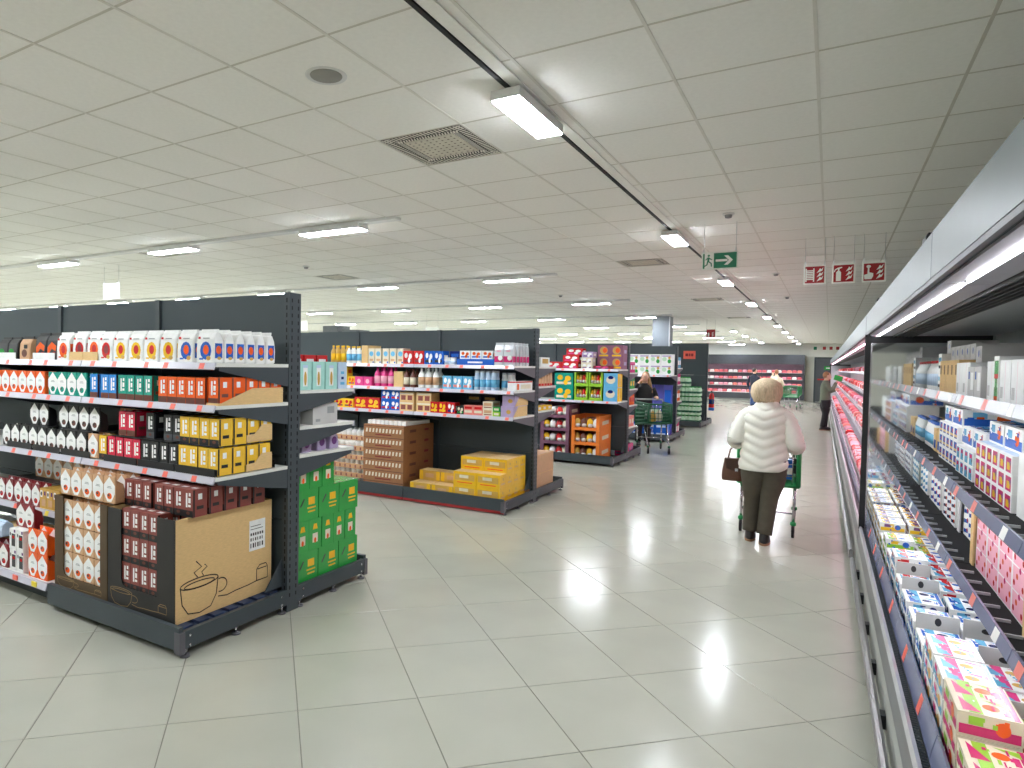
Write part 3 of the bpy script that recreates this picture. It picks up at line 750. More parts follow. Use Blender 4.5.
run(pbag('flour_bag', 0.2, 0.1, 0.12, 'paleblue', [('f', rect(0, 0.05, 0.12, 0.03), 'blue')]), (-5.33, -5.55), YB + 0.03, S5 + 0.19, 'pale blue bag in the open brown carton on the bottom shelf', g)
run(pbox('open_carton', 0.5, 0.3, 0.19, 'kraft', [('f', rect(0, 0.16, 0.5, 0.004), 'darkkraft')]), (-5.45,), YB + 0.16, S5, 'open brown carton behind the red bags on the bottom shelf', g, jit=0)

# ------------------------------------------------------------------ two big display cartons on the end pallet
def arc(cx, cz, rx, rz, a0, a1, n=14): return [(cx + rx * math.cos(R(a0 + (a1 - a0) * k / n)), cz + rz * math.sin(R(a0 + (a1 - a0) * k / n))) for k in range(n + 1)]
def cup_lines():
    """line drawing: steaming cup, a line, a coffee capsule; unit size about 1 wide"""
    return [arc(0.2, 0.5, 0.2, 0.07, 0, 360, 20), arc(0.2, 0.48, 0.16, 0.045, 0, 360, 18), [(0.0, 0.5), (0.02, 0.25), (0.08, 0.1), (0.2, 0.06), (0.32, 0.1), (0.38, 0.25), (0.4, 0.5)],
            arc(0.43, 0.36, 0.07, 0.1, 110, -110, 12), [(0.4, 0.2), (0.5, 0.17), (0.6, 0.19), (0.75, 0.2), (0.86, 0.22)],
            [(0.86, 0.22), (0.86, 0.4), (0.9, 0.46), (0.98, 0.46), (1.0, 0.4), (1.0, 0.22), (0.86, 0.22)], [(0.87, 0.4), (0.99, 0.4)],
            [(0.18, 0.58), (0.14, 0.66), (0.22, 0.72), (0.16, 0.82)], [(0.24, 0.58), (0.22, 0.64), (0.28, 0.7), (0.25, 0.74)]]
def display_carton(label, x0, x1, y0, y1, z0, z1, frontm, sidem, line_front, win, win_z, side_print):
    t = Thing('display_carton', label, 'carton', ((x0 + x1) / 2, (y0 + y1) / 2, z0), group='large display cartons on the end pallet')
    th = 0.008; e = 0.0015
    t.part('carton_bottom', MB().box(x0, x1, y0 + th, y1, z0, z0 + th, sidem))
    t.part('back_wall', MB().box(x0, x1, y1 - th, y1, z0 + th, z1, sidem))
    for xx, nm in ((x0, 'side_wall'), (x1 - th, 'side_wall')):
        sw = t.part('side_wall', MB().box(xx, xx + th, y0 + th, y1 - th, z0 + th, z1, sidem))
    wx0, wx1 = win
    fr = t.part('front_frame', MB().box(x0, wx0, y0, y0 + th, z0, z1, frontm).box(wx1, x1, y0, y0 + th, z0, z1, frontm).prism([(wx0, z0), (wx1, z0), (wx1, win_z), (wx0 + 0.05, win_z), (wx0 + 0.015, win_z + 0.015), (wx0, win_z + 0.05)], 'y', y0, y0 + th, frontm))
    pr_ = MB(); sc = (x1 - x0) * 0.85
    for L in cup_lines()[:-2]:
        pr_.ribbon([(x0 + 0.03 + a * sc, y0 - e, z0 + 0.004 + b * (win_z - z0) * 1.55) for a, b in L], 0.004, line_front)
    sub('printed_drawing', pr_, fr, 'thin line drawing of a cup')
    if side_print:
        pr_ = MB(); sy = (y1 - y0) * 0.92
        for L in cup_lines():
            pr_.ribbon([(x1 + e, y0 + 0.04 + a * sy * 0.98, z0 + 0.0 + b * 0.42) for a, b in L], 0.007, K['ink'], 'x')
        sub('printed_drawing', pr_, sw, 'dark line drawing of a steaming cup and capsule')
        lb = MB().box(x1, x1 + 0.001, y1 - 0.2, y1 - 0.06, z0 + 0.3, z0 + 0.5, K['white'])
        for k in range(6):
            lb.box(x1 + 0.001, x1 + 0.0014, y1 - 0.19 + 0.02 * k, y1 - 0.182 + 0.02 * k + 0.004 * (k % 2), z0 + 0.32, z0 + 0.35, K['ink'])
            lb.box(x1 + 0.001, x1 + 0.0014, y1 - 0.19 + 0.02 * k, y1 - 0.18 + 0.02 * k - 0.003 * (k % 2), z0 + 0.365, z0 + 0.385, K['ink'])
            lb.box(x1 + 0.001, x1 + 0.0014, y1 - 0.19 + 0.02 * k, y1 - 0.178 + 0.02 * k, z0 + 0.4, z0 + 0.418, K['ink'])
        lb.box(x1 + 0.001, x1 + 0.0014, y1 - 0.19, y1 - 0.08, z0 + 0.44, z0 + 0.444, K['ink']).box(x1 + 0.001, x1 + 0.0014, y1 - 0.19, y1 - 0.1, z0 + 0.46, z0 + 0.464, K['ink'])
        sub('barcode_label', lb, sw, 'white barcode label')
BLK = mat('carton_black_print', (44, 42, 40), rough=0.6); BRN = mat('carton_brown_print', (84, 66, 44), rough=0.65)
LT = mat('line_print_tan', (150, 124, 84), rough=0.7)
pal_ = Thing('pallet', 'dark blue plastic pallet under the big coffee cartons', 'pallet', (-3.8, 2.85, 0.075))
pb = MB()
for k in range(7):
    pb.box(-4.42, -3.14, 2.46 + 0.115 * k, 2.53 + 0.115 * k, 0.138, 0.154, PALLETBLUE)
for x in (-4.4, -3.85, -3.23):
    pb.box(x, x + 0.08, 2.46, 3.22, 0.0755, 0.138, PALLETBLUE)
pal_.part('deck', pb)
ZC = 0.1545
display_carton('brown printed display carton of orange coffee bags with a rounded window', -4.45, -3.855, 2.445, 3.2, ZC, 0.775, BRN, K['darkkraft'], LT, (-4.35, -3.93), 0.24, False)
display_carton('black fronted display carton with kraft side drawn with a steaming cup', -3.845, -3.2, 2.445, 3.22, ZC, 0.77, BLK, K['kraft'], LT, (-3.71, -3.36), 0.295, True)
g = 'coffee bags inside the brown display carton'
for k in range(3):
    for i in range(4):
        HB['tan'].put(-4.325 + 0.123 * i, 2.455 + 0.043, 0.235 + 0.175 * k, 'tan and white diamond coffee bag in the brown carton window, %s layer, %s across' % (['bottom', 'middle', 'top'][k], ords[i]), g)
for i in range(4):
    for j in range(7):
        HB['tan'].put(-4.345 + 0.128 * i, 2.58 + 0.083 * j, 0.58, 'tan coffee bag deep inside the brown carton, %s across, %s' % (ords[i], (ROWS + ['last row'])[j]), g)
solo('filler_card', MB().box(-4.44, -3.865, 2.54, 3.19, 0.57, 0.578, K['darkkraft']).box(-4.44, -4.43, 2.54, 3.19, ZC + 0.009, 0.57, K['darkkraft']).box(-3.875, -3.865, 2.54, 3.19, ZC + 0.009, 0.57, K['darkkraft']), 'brown card inside the brown display carton', 'cardboard')
for i in range(5):
    for j in range(3):
        HB['tan'].put(-4.385 + 0.124 * i, 2.52 + 0.085 * j, 0.782, 'tan white diamond coffee bag standing atop the brown carton, %s across, %s' % (ords[i], ROWS[j]), 'coffee bags on top of the brown carton')
g = 'maroon coffee boxes inside the black carton'
for k in range(3):
    for i in range(4):
        CB_['maroon'].put(-3.674 + 0.0875 * i, 2.455 + 0.055, 0.28 + 0.167 * k, 'maroon coffee box in the black carton window, %s layer, %s across' % (['bottom', 'middle', 'top'][k], ords[i]), g)
solo('filler_card', MB().box(-3.835, -3.21, 2.57, 3.2, 0.59, 0.596, K['kraft']).box(-3.835, -3.825, 2.57, 3.2, ZC + 0.009, 0.59, K['kraft']).box(-3.22, -3.21, 2.57, 3.2, ZC + 0.009, 0.59, K['kraft']), 'kraft card inside the black display carton', 'cardboard')
for i in range(6):
    for j in range(5):
        CB_['maroon'].put(-3.78 + 0.1 * i, 2.64 + 0.115 * j, 0.597, 'maroon coffee box deep inside the black carton, %s across, %s' % (ords[i], ROWS[j]), g)
g = 'maroon coffee boxes on top of the black carton'
for i, x in enumerate((-3.78, -3.69, -3.6, -3.48, -3.39, -3.3, -3.212)):
    for j in range(5 if i > 4 else 2):
        CB_['maroon'].put(x, 2.60 + 0.118 * j, 0.772, 'maroon coffee box standing atop the black carton, %s across, %s' % (ords[i], ROWS[j]), g, jit=0.03)
# ================================================================== chilled cabinets along the right wall (drawn in their own frame)
FASC = mat('fridge_fascia', (100, 112, 114), rough=0.35, var=0.03)
FUND = mat('fridge_canopy_underside', (176, 172, 182), rough=0.35, var=0.04, metal=0.3)
FBLK = mat('fridge_black', (24, 25, 27), rough=0.5)
FBODY = mat('fridge_body_grey', (168, 170, 164), rough=0.4, var=0.04)
FINNER = mat('fridge_inner', (176, 180, 184), rough=0.35, var=0.04, metal=0.2)
FLED = mat('fridge_led', (250, 250, 255), rough=0.4, var=0, emit=LED)
PLED = mat('fridge_led_pink', (255, 205, 222), rough=0.4, var=0, emit=LED)
MIRROR = mat('end_panel_mirror', (226, 230, 230), rough=0.04, metal=0.95, var=0.02)
FMAT = mat('shelf_black_matte', (15, 15, 17), rough=0.85, spec=0.2)
DIVB = mat('divider_grey', (158, 160, 164), rough=0.4)
FTRIM = mat('fridge_trim_grey', (112, 114, 116), rough=0.35, metal=0.2)
SILL = mat('sill_brushed', (210, 210, 214), rough=0.38, metal=0.5)
BUMP = mat('bumper_steel', (150, 148, 150), rough=0.3, metal=0.7)
def cabinet(label, y0, y1, led, shelves, fascia_cuts, near, wire=True):
    xc = 0.7
    t = Thing('chilled_cabinet', label, 'refrigerator', (xc, (y0 + y1) / 2, 0), frame='fridge', group='open chilled cabinets along the wall')
    P = lambda nm, mb, lb=None: t.part(nm, mb, lb)
    P('bumper_rail', MB().prism([(0.235, 0.13), (0.25, 0.115), (0.262, 0.13), (0.262, 0.19), (0.25, 0.2), (0.235, 0.19)], 'y', y0, y1 - 0.25, BUMP))
    for k in range(int((y1 - y0) / 0.6)):
        yy = y0 + 0.3 + k * 0.6
        if near and yy < y1 - 0.3: P('bumper_bracket', MB().box(0.262, 0.285, yy - 0.03, yy + 0.03, 0.13, 0.19, FBLK))
    P('kick_plate', MB().box(0.31, 0.33, y0, y1, 0.0, 0.11, FBLK))
    P('lower_body', MB().prism([(0.33, 0.1), (0.283, 0.1), (0.283, 0.24), (0.288, 0.28), (0.33, 0.28)], 'y', y0, y1, FBODY))
    P('body_trim', MB().prism([(0.33, 0.281), (0.2885, 0.281), (0.3, 0.385), (0.33, 0.385)], 'y', y0, y1, FTRIM))
    P('chrome_sill', MB().prism([(0.296, 0.385), (0.312, 0.385), (0.318, 0.405), (0.304, 0.412)], 'y', y0, y1, SILL))
    gr = MB().box(0.312, 0.342, y0, y1, 0.37, 0.392, FBLK)
    if near:
        k = y0 + 1.6
        while k < y1: 
            gr.box(0.314, 0.34, k, k + 0.006, 0.392, 0.398, STEEL); k += 0.02
    tag(P('air_grille', gr), kind='stuff')
    n = max(1, round((y1 - y0) / 1.3)); L = (y1 - y0) / n
    for k in range(n):
        a, b = y0 + L * k + 0.004, y0 + L * (k + 1) - 0.004
        r = P('price_rail', MB().prism([(0.343, 0.40), (0.352, 0.40), (0.372, 0.485), (0.363, 0.488)], 'y', a, b, RAILBLUE))
        if near:
            for q in range(2):
                ty = a + L * (0.2 + 0.5 * q + random.uniform(-0.05, 0.05))
                sub('price_tag', MB().prism([(0.3435, 0.41), (0.345, 0.41), (0.3605, 0.475), (0.359, 0.475)], 'y', ty, ty + 0.06, K['tagorange']), r)
    P('deck_pan', MB().prism([(0.36, 0.40), (1.12, 0.40), (1.12, 0.44), (0.37, 0.425)], 'y', y0, y1, FINNER))
    P('back_wall', MB().box(1.12, 1.16, y0, y1, 0.1, 2.1, FINNER))
    for z, xf in shelves:
        for k in range(n):
            a, b = y0 + L * k + 0.004, y0 + L * (k + 1) - 0.004
            s = P('shelf', MB().box(xf + 0.02, 1.11, a, b, z - 0.018, z, FMAT if near else FINNER))
            sub('price_rail', MB().prism([(xf, z - 0.012), (xf + 0.012, z + 0.032), (xf + 0.022, z + 0.03), (xf + 0.022, z - 0.02), (xf + 0.008, z - 0.024)], 'y', a, b, RAIL if z > 1.5 else RAILBLUE if near else RAIL), s)
            sub('led_strip', MB().box(xf + 0.03, xf + 0.045, a + 0.03, b - 0.03, z - 0.026, z - 0.018, led), s)
            if near:
                for q in range(3):
                    ty = a + L * (0.15 + 0.33 * q + random.uniform(-0.08, 0.08))
                    sub('price_tag', MB().prism([(xf - 0.0012, z - 0.012), (xf + 0.0108, z + 0.03), (xf + 0.012, z + 0.03), (xf + 0.001, z - 0.012)], 'y', ty, ty + 0.07, K['salmon'] if q else K['white']), s)
                yy = a + 0.05
                while yy < b - 0.02:
                    sub('divider_bar', MB().box(xf + 0.023, xf + 0.084, yy, yy + 0.01, z, z + 0.01, DIVB), s); yy += 0.17
    cuts = [y0] + fascia_cuts + [y1]
    for a, b in zip(cuts, cuts[1:]):
        P('fascia_panel', MB().prism([(0.30, 2.012), (0.316, 2.012), (0.316, 2.162), (0.30, 2.166)], 'y', a + 0.003, b - 0.003, FASC))
    P('canopy_top', MB().box(0.316, 1.16, y0, y1, 2.1, 2.13, FASC))
    P('canopy_lip', MB().box(0.302, 0.316, y0, y1, 1.995, 2.012, STEEL2))
    P('lip_groove', MB().box(0.316, 0.328, y0, y1, 2.0, 2.012, FBLK))
    for a, b in zip(cuts, cuts[1:]):
        P('canopy_panel', MB().box(0.328, 0.378, a + 0.004, b - 0.004, 1.992, 2.01, FUND).box(0.392, 0.47, a + 0.004, b - 0.004, 1.985, 2.01, FUND))
        q = a
        while q < b - 0.4:
            e = min(q + 1.15, b - 0.08)
            P('led_strip', MB().box(0.381, 0.389, q + 0.06, e, 1.983, 2.0, led)); q += 1.3
    for k in range(6):
        P('louvre_slat', MB().prism([(0.475 + 0.024 * k, 2.01), (0.485 + 0.024 * k, 2.01), (0.489 + 0.024 * k, 1.975), (0.481 + 0.024 * k, 1.975)], 'y', y0, y1, FBLK))
    P('louvre_backing', MB().box(0.472, 0.62, y0, y1, 2.012, 2.03, FBLK))
    P('inner_ceiling', MB().prism([(0.62, 2.0), (1.12, 1.99), (1.12, 2.03), (0.62, 2.03)], 'y', y0, y1, FINNER))
    # end panel with its black post
    P('end_post', MB().prism([(0.295, 0.37), (0.335, 0.37), (0.335, 2.0), (0.295, 2.0)], 'y', y1 - 0.035, y1, FBLK))
    P('end_post_trim', MB().prism([(0.295, 0.40), (0.30, 0.40), (0.335, 0.42), (0.345, 1.99), (0.295, 1.99)], 'y', y1 - 0.045, y1 - 0.0352, CHROME) if False else MB().box(0.336, 0.346, y1 - 0.035, y1 - 0.02, 0.42, 1.99, CHROME))
    P('end_panel', MB().box(0.346, 1.12, y1 - 0.03, y1 - 0.005, 0.40, 1.985, MIRROR if near else FINNER), 'reflective end panel')
    P('top_frame', MB().box(0.30, 1.1, y1 - 0.05, y1 - 0.004, 1.93, 1.984, FBLK))
    return t
FB = 6.53
cabinet('open chilled dairy cabinet with light grey canopy nearest the camera', 0.2, FB, FLED, ((0.79, 0.53), (1.14, 0.545), (1.565, 0.545)), [2.75], True)
cabinet('long open chilled meat cabinet lit pink beyond the black post', FB + 0.02, 36.0, PLED, ((0.79, 0.5), (1.08, 0.52), (1.37, 0.54), (1.66, 0.56)), [10.4, 14.3, 18.2, 22.1, 26, 29.9], False)
for yy, wds in ((3.45, 'beside the fascia seam'), (6.3, 'at the end of the dairy cabinet')):
    o = solo('junction_box', MB().cbox(-0.05, 0.05, -0.06, 0.06, 0, 0.09, 0.008, FBLK).box(-0.02, 0.02, -0.02, 0.02, 0.09, 0.1, FBLK), 'small black electrical box on the canopy ' + wds, 'electrical box', FW(0.4, yy, 2.1315), FR)
    o.scale = (1, 1, 1.6)

# ------------------------------------------------------------------ dairy goods
def fput(p, x, y, z, lab, grp, n=1, dy=None, ref='the post', col=1, tiers=1, jit=0.01, dx=None, down=False):
    """a run of packs along the cabinet, front faces to the aisle, n towards the camera"""
    dy = dy or p.w + 0.004
    for k in range(n):
        for c in range(col):
            for q in range(tiers):
                l = lab
                if n > 1: l += ', %s from %s' % (ords[k], ref)
                if col > 1: l += ', ' + ROWS[c]
                if tiers > 1: l += ', %s tier' % ['lowest', 'second', 'third', 'fourth', 'fifth'][q]
                p.put(x + p.d / 2 + c * (dx or p.d + 0.004), y - p.w / 2 - k * dy, z + q * (p.h + 0.001), l, grp, rz=-math.pi / 2, fridge=True, jit=jit)
def multi(name, w, d, h, c1, c2, c3, c4='white', cat='yoghurt pack'):
    """printed yoghurt multipack: card sleeve with bands of colour on top and sides"""
    mk = [('t', rect(-w * 0.25, 0, w * 0.42, d * 0.86), c4), ('t', rect(w * 0.25, 0, w * 0.42, d * 0.86), c4), ('t', rect(0, -d * 0.2, w * 0.98, d * 0.22), c2), ('t', rect(0, d * 0.42, w * 0.98, d * 0.1), c1)]
    for sx in (-1, 1):
        cx = sx * w * 0.25
        mk += [('t', [(cx - w * 0.2, -d * 0.4), (cx + w * 0.2, -d * 0.1), (cx + w * 0.2, -d * 0.4)], c1), ('t', [(cx - w * 0.2, d * 0.4), (cx - w * 0.05, d * 0.4), (cx - w * 0.2, 0)], c2), ('t', oval(cx, d * 0.08, w * 0.09, d * 0.14), c3), ('t', rect(cx + w * 0.06, d * 0.3, w * 0.2, d * 0.1), c1)]
    for f, l in (('f', w), ('r', d), ('l', d), ('k', w)):
        mk += [(f, rect(0, h * 0.3, l * 0.94, h * 0.4), c1), (f, rect(-l * 0.2, h * 0.7, l * 0.25, h * 0.35), c2), (f, oval(l * 0.2, h * 0.55, l * 0.12, h * 0.3), c3), (f, rect(0, h * 0.92, l * 0.9, h * 0.08), c4)]
    rs = random.Random(hash((c1, c2, c3)) % 1000 if False else len(c1) * 7 + len(c2) * 3 + len(c3))
    for q in range(14):
        mk.append(('t', rect(rs.uniform(-0.42, 0.42) * w, rs.uniform(-0.38, 0.38) * d, rs.uniform(0.03, 0.13) * w, rs.uniform(0.02, 0.07) * d), rs.choice((c1, c2, c3, c4, c1, 'white'))))
    for f, l in (('f', w), ('r', d), ('l', d)):
        for q in range(6):
            mk.append((f, rect(rs.uniform(-0.4, 0.4) * l, rs.uniform(0.15, 0.85) * h, rs.uniform(0.04, 0.14) * l, rs.uniform(0.08, 0.2) * h), rs.choice((c1, c2, c3, c4))))
    return pbox(name, w, d, h, c4, mk, cat)
MP = {'blue': multi('yoghurt_pack', 0.22, 0.148, 0.07, 'blue', 'sky', 'navy'), 'redblue': multi('yoghurt_pack', 0.22, 0.148, 0.07, 'sky', 'red', 'blue'), 'pink': multi('yoghurt_pack', 0.22, 0.148, 0.07, 'sky', 'pink', 'gold'),
      'fruit': multi('yoghurt_pack', 0.25, 0.155, 0.075, 'magenta', 'lime', 'orange', 'cream'), 'violet': multi('yoghurt_pack', 0.22, 0.148, 0.06, 'yellow', 'purple', 'blue'), 'lime': multi('yoghurt_pack', 0.22, 0.148, 0.06, 'lime', 'yellow', 'blue'), 'plain': multi('yoghurt_pack', 0.22, 0.148, 0.07, 'lilac', 'purple', 'paleblue')}
GC = ptray('grey_carton', 0.24, 0.5, 0.15, 'cardgrey', 0.95, 0.005, 'carton')
GC2 = ptray('grey_carton', 0.24, 0.24, 0.2, 'cardgrey', 0.98, 0.005, 'carton')
DZ = 0.436
g = 'yoghurt packs on the lowest deck of the dairy cabinet'
# far end, towards the camera; outer column x=.38, inner column x=.60
def stack(p, x, y, z, n, words):
    for q in range(n):
        p.put(x + p.d / 2, y - p.w / 2, z + q * (p.h + 0.002), words + ', %s of its stack' % ['bottom', 'second', 'third', 'fourth'][q], g, rz=-math.pi / 2, fridge=True, jit=0.01)
NM = {'violet': 'yellow and purple', 'lime': 'lime and yellow', 'redblue': 'red and blue', 'blue': 'blue and white', 'pink': 'pink and sky blue', 'fruit': 'pink and lime fruit', 'plain': 'white and lilac'}
seq = [('violet', 6.44, 3), ('violet', 6.17, 3), ('violet', 5.9, 3), ('lime', 5.63, 2), ('lime', 5.36, 3), ('redblue', 5.06, 2), ('redblue', 4.76, 3), ('redblue', 4.46, 2), ('blue', 4.16, 2), ('blue', 3.86, 2), ('blue', 3.56, 2), ('pink', 3.28, 3), ('pink', 3.04, 3), ('fruit', 2.8, 3), ('fruit', 2.53, 2), ('plain', 2.26, 2), ('fruit', 2.0, 2)]
cnt = {}
for c, y, n in seq:
    cnt[c] = cnt.get(c, 0) + 1
    stack(MP[c], 0.385, y, DZ, n, '%s yoghurt pack, outer deck column, %s' % (NM[c], ords[cnt[c] - 1]))
    m_ = {2: 2, 3: 2}[n] if c != 'violet' else 3
    stack(MP[c], 0.552, y - 0.02, DZ, m_, '%s yoghurt pack, inner deck column, %s' % (NM[c], ords[cnt[c] - 1]))
for y, wd in ((4.62, 'far'), (4.31, 'middle'), (3.72, 'near')):
    solo('grey_carton', MB().box(-0.078, 0.075, -0.004, 0.004, 0, 0.2, K['cardgrey']).ell((0.0, -0.0046, 0.17), 0.012, 0.018, K['black']), 'grey card divider among the yoghurts, %s one of the outer column' % wd, 'cardboard', FW(0.465, y - 0.125, DZ), FR, group='grey card dividers on the deck')
for y, wd in ((3.74, 'far'), (3.42, 'middle'), (2.92, 'near')):
    solo('grey_carton', MB().box(-0.078, 0.075, -0.004, 0.004, 0, 0.2, K['cardgrey']).ell((0.0, -0.0046, 0.16), 0.018, 0.012, K['black']), 'grey card divider among the yoghurts, %s one of the inner column' % wd, 'cardboard', FW(0.632, y - 0.13, DZ), FR, group='grey card dividers on the deck')

# ---- first shelf: white cartons striped blue and red, pink flowered packs
def striped(name, w, d, h, c1, c2, body='white', cat='carton'):
    mk = []
    for k in range(4):
        z = h * (0.14 + 0.23 * k)
        mk += [('f', [(-w * 0.44, z - h * 0.09), (w * 0.44, z - h * 0.03), (w * 0.44, z + h * 0.06), (-w * 0.44, z)], c1), ('f', oval(w * 0.28, z + h * 0.03, w * 0.13, h * 0.05), c2)]
        mk += [('k', [(-w * 0.44, z - h * 0.09), (w * 0.44, z - h * 0.03), (w * 0.44, z + h * 0.06), (-w * 0.44, z)], c1)]
    mk += [('t', rect(0, 0, w * 0.9, d * 0.9), c1), ('t', rect(-w * 0.1, -d * 0.2, w * 0.6, d * 0.3), 'white')]
    return pbox(name, w, d, h, body, mk, cat)
ST1 = striped('dessert_carton', 0.14, 0.3, 0.235, 'blue', 'red'); ST2 = striped('dessert_carton', 0.14, 0.3, 0.2, 'navy', 'orange'); ST3 = striped('dessert_carton', 0.13, 0.3, 0.22, 'sky', 'blue')
WC = pbox('white_carton', 0.06, 0.4, 0.29, 'cardgrey', [('k', oval(0, 0.2, 0.015, 0.02), 'black')], 'carton')
g = 'cartons on the first shelf of the dairy cabinet'
Z1 = 0.7905; X1_ = 0.69
fput(ST3, X1_, 6.44, Z1, 'white carton with sky blue stripes at the mirrored end, first shelf', g, 3)
wall_me = MB().box(-0.2, 0.2, -0.004, 0.004, 0, 0.27, K['cardgrey']).ell((-0.1, -0.0046, 0.2), 0.02, 0.03, K['black']).ell((-0.1, -0.005, 0.2), 0.011, 0.018, K['white'])
def card(y, x, z, h, words, grp, mt='cardgrey', hole=True):
    mb = MB().box(-0.2, 0.2, -0.004, 0.004, 0, h, K[mt]).box(-0.2, -0.192, -0.06, -0.004, 0, h, K[mt])
    if hole: mb.ell((-0.1, -0.0046, h * 0.7), 0.02, 0.03, K['black']).ell((-0.095, -0.005, h * 0.69), 0.012, 0.02, K['white'])
    solo('card_wall', mb, words, 'cardboard', FW(x + 0.2, y, z), FR, group=grp)
card(5.93, X1_, Z1, 0.27, 'plain grey card wall of a tray, first shelf, farthest along'.replace('farthest', 'deepest'), g, hole=False)
fput(ST1, X1_, 5.86, Z1, 'white carton with blue and red stripes, first shelf', g, 3)
card(5.35, X1_, Z1, 0.27, 'grey card wall with finger hole between striped cartons, first shelf', g)
fput(ST2, X1_, 5.3, Z1, 'white carton with navy stripes and orange dots, first shelf', g, 3, col=1)
card(4.8, X1_, Z1, 0.28, 'grey card wall with finger hole ahead of the navy striped cartons', g)
fput(ST1, X1_ + 0.02, 4.74, Z1, 'white carton with blue and red stripes beside the grey wall', g, 4)
card(4.1, X1_ - 0.03, Z1, 0.29, 'tall grey card wall with finger hole before the pink flowered packs', g)
card(4.02, X1_ - 0.06, Z1, 0.25, 'narrow kraft card edge beside the pink flowered packs', g, 'kraft', False)
FLW = [('f', rect(0, 0.05, 0.2, 0.09), 'palepink')] + [('f', oval(-0.08 + 0.04 * k, 0.03 + 0.03 * ((k * 7) % 3), 0.014, 0.012), ('red', 'orange', 'magenta')[k % 3]) for k in range(5)] + [('t', rect(0, 0, 0.2, 0.26), 'palepink'), ('t', rect(0, -0.06, 0.16, 0.05), 'magenta'), ('l', rect(0, 0.05, 0.28, 0.09), 'palepink'), ('k', rect(0, 0.05, 0.2, 0.09), 'palepink')] + [('k', oval(-0.08 + 0.04 * k, 0.03 + 0.03 * ((k * 7) % 3), 0.014, 0.012), ('red', 'orange', 'magenta')[k % 3]) for k in range(5)]
FP = pbox('pudding_pack', 0.22, 0.3, 0.095, 'white', FLW, 'pudding pack')
fput(FP, X1_ - 0.05, 3.94, Z1, 'white and pink pudding pack with red flowers', g, 4, tiers=3)
card(3.0, X1_ - 0.07, Z1, 0.2, 'kraft card edge between the pink flowered packs', g, 'kraft', False)

# ---- second shelf
g = 'cups and packs on the second shelf of the dairy cabinet'
Z2 = 1.1405; X2_ = 0.70
CUP = pbox('cup_tray', 0.24, 0.24, 0.075, 'white', [('f', rect(-0.06 + 0.12 * k, 0.035, 0.09, 0.06), 'magenta') for k in range(2)] + [('f', rect(-0.06 + 0.12 * k, 0.03, 0.05, 0.03), 'yellow') for k in range(2)] + [('f', oval(-0.03 + 0.12 * k, 0.045, 0.012, 0.012), 'purple') for k in range(2)] + [('t', rect(0, 0, 0.22, 0.22), 'paleblue')], 'yoghurt tray')
CUPB = pbox('cup_tray', 0.24, 0.24, 0.075, 'white', [('f', rect(-0.06 + 0.12 * k, 0.035, 0.08, 0.06), 'sky') for k in range(2)] + [('f', rect(-0.06 + 0.12 * k, 0.05, 0.06, 0.02), 'magenta') for k in range(2)] + [('f', oval(-0.03 + 0.12 * k, 0.03, 0.012, 0.012), 'navy') for k in range(2)] + [('t', rect(0, 0, 0.22, 0.22), 'white')], 'yoghurt tray')
BLU = multi('yoghurt_pack', 0.3, 0.26, 0.1, 'blue', 'sky', 'orange')
JAR = pbottle('milk_drink', 0.035, 0.19, 'white', 'blue', 'sky', 0.6, 10, 'bottle', 0.6)
fput(JAR, X2_, 6.42, Z2, 'small white drink bottle with sky blue label', g, 6, dy=0.078, col=2)
fput(pbox('kraft_tray', 0.12, 0.3, 0.16, 'kraft', [('f', rect(0, 0.05, 0.08, 0.06), 'blue')], 'tray'), X2_, 5.92, Z2, 'kraft tray on its end beside drink bottles, second shelf', g, 2, dy=0.16)
CUPW = pbox('cup_stack', 0.13, 0.24, 0.08, 'white', [('f', rect(0, 0.04, 0.09, 0.06), 'blue'), ('f', rect(0, 0.025, 0.09, 0.015), 'gold'), ('f', oval(0.02, 0.05, 0.014, 0.012), 'orange')], 'yoghurt tray')
fput(CUPW, X2_ - 0.02, 5.5, Z2, 'white cup tray with blue print, second shelf', g, 5, dy=0.136, tiers=3)
fput(CUPB, X2_ - 0.03, 4.78, Z2, 'cup tray with sky blue and magenta labels', g, 2, tiers=2)
fput(BLU, X2_, 4.82, Z2 + 0.155, 'large blue and white yoghurt pack above the cup trays', g, 2, dy=0.32, jit=0)
fput(CUP, X2_ - 0.04, 4.17, Z2, 'white cup tray with magenta and yellow labels', g, 3, tiers=3)
fput(pbox('white_carton', 0.3, 0.35, 0.25, 'white', [('k', rect(0, 0.1, 0.2, 0.02), 'grey')], 'carton'), X2_ - 0.03, 3.4, Z2, 'large plain white carton on the second shelf', g, 2)
for k in range(3):
    BLU.put(X2_ + 0.13, 6.2 - 0.31 * k - 0.3, Z2 + 0.25, 'large blue and white yoghurt pack high on the second shelf, %s from the black post' % ords[k], g, rz=-math.pi / 2, fridge=True) if k > 5 else None
for k, y in enumerate((5.46, 5.14, 4.12, 3.8)):
    BLU.put(X2_ + 0.13, y - 0.15, Z2 + (0.244 if k < 2 else 0.229), 'large blue and white yoghurt pack lying on cup trays, %s from the black post' % ords[k], g, rz=-math.pi / 2, fridge=True, jit=0.01)

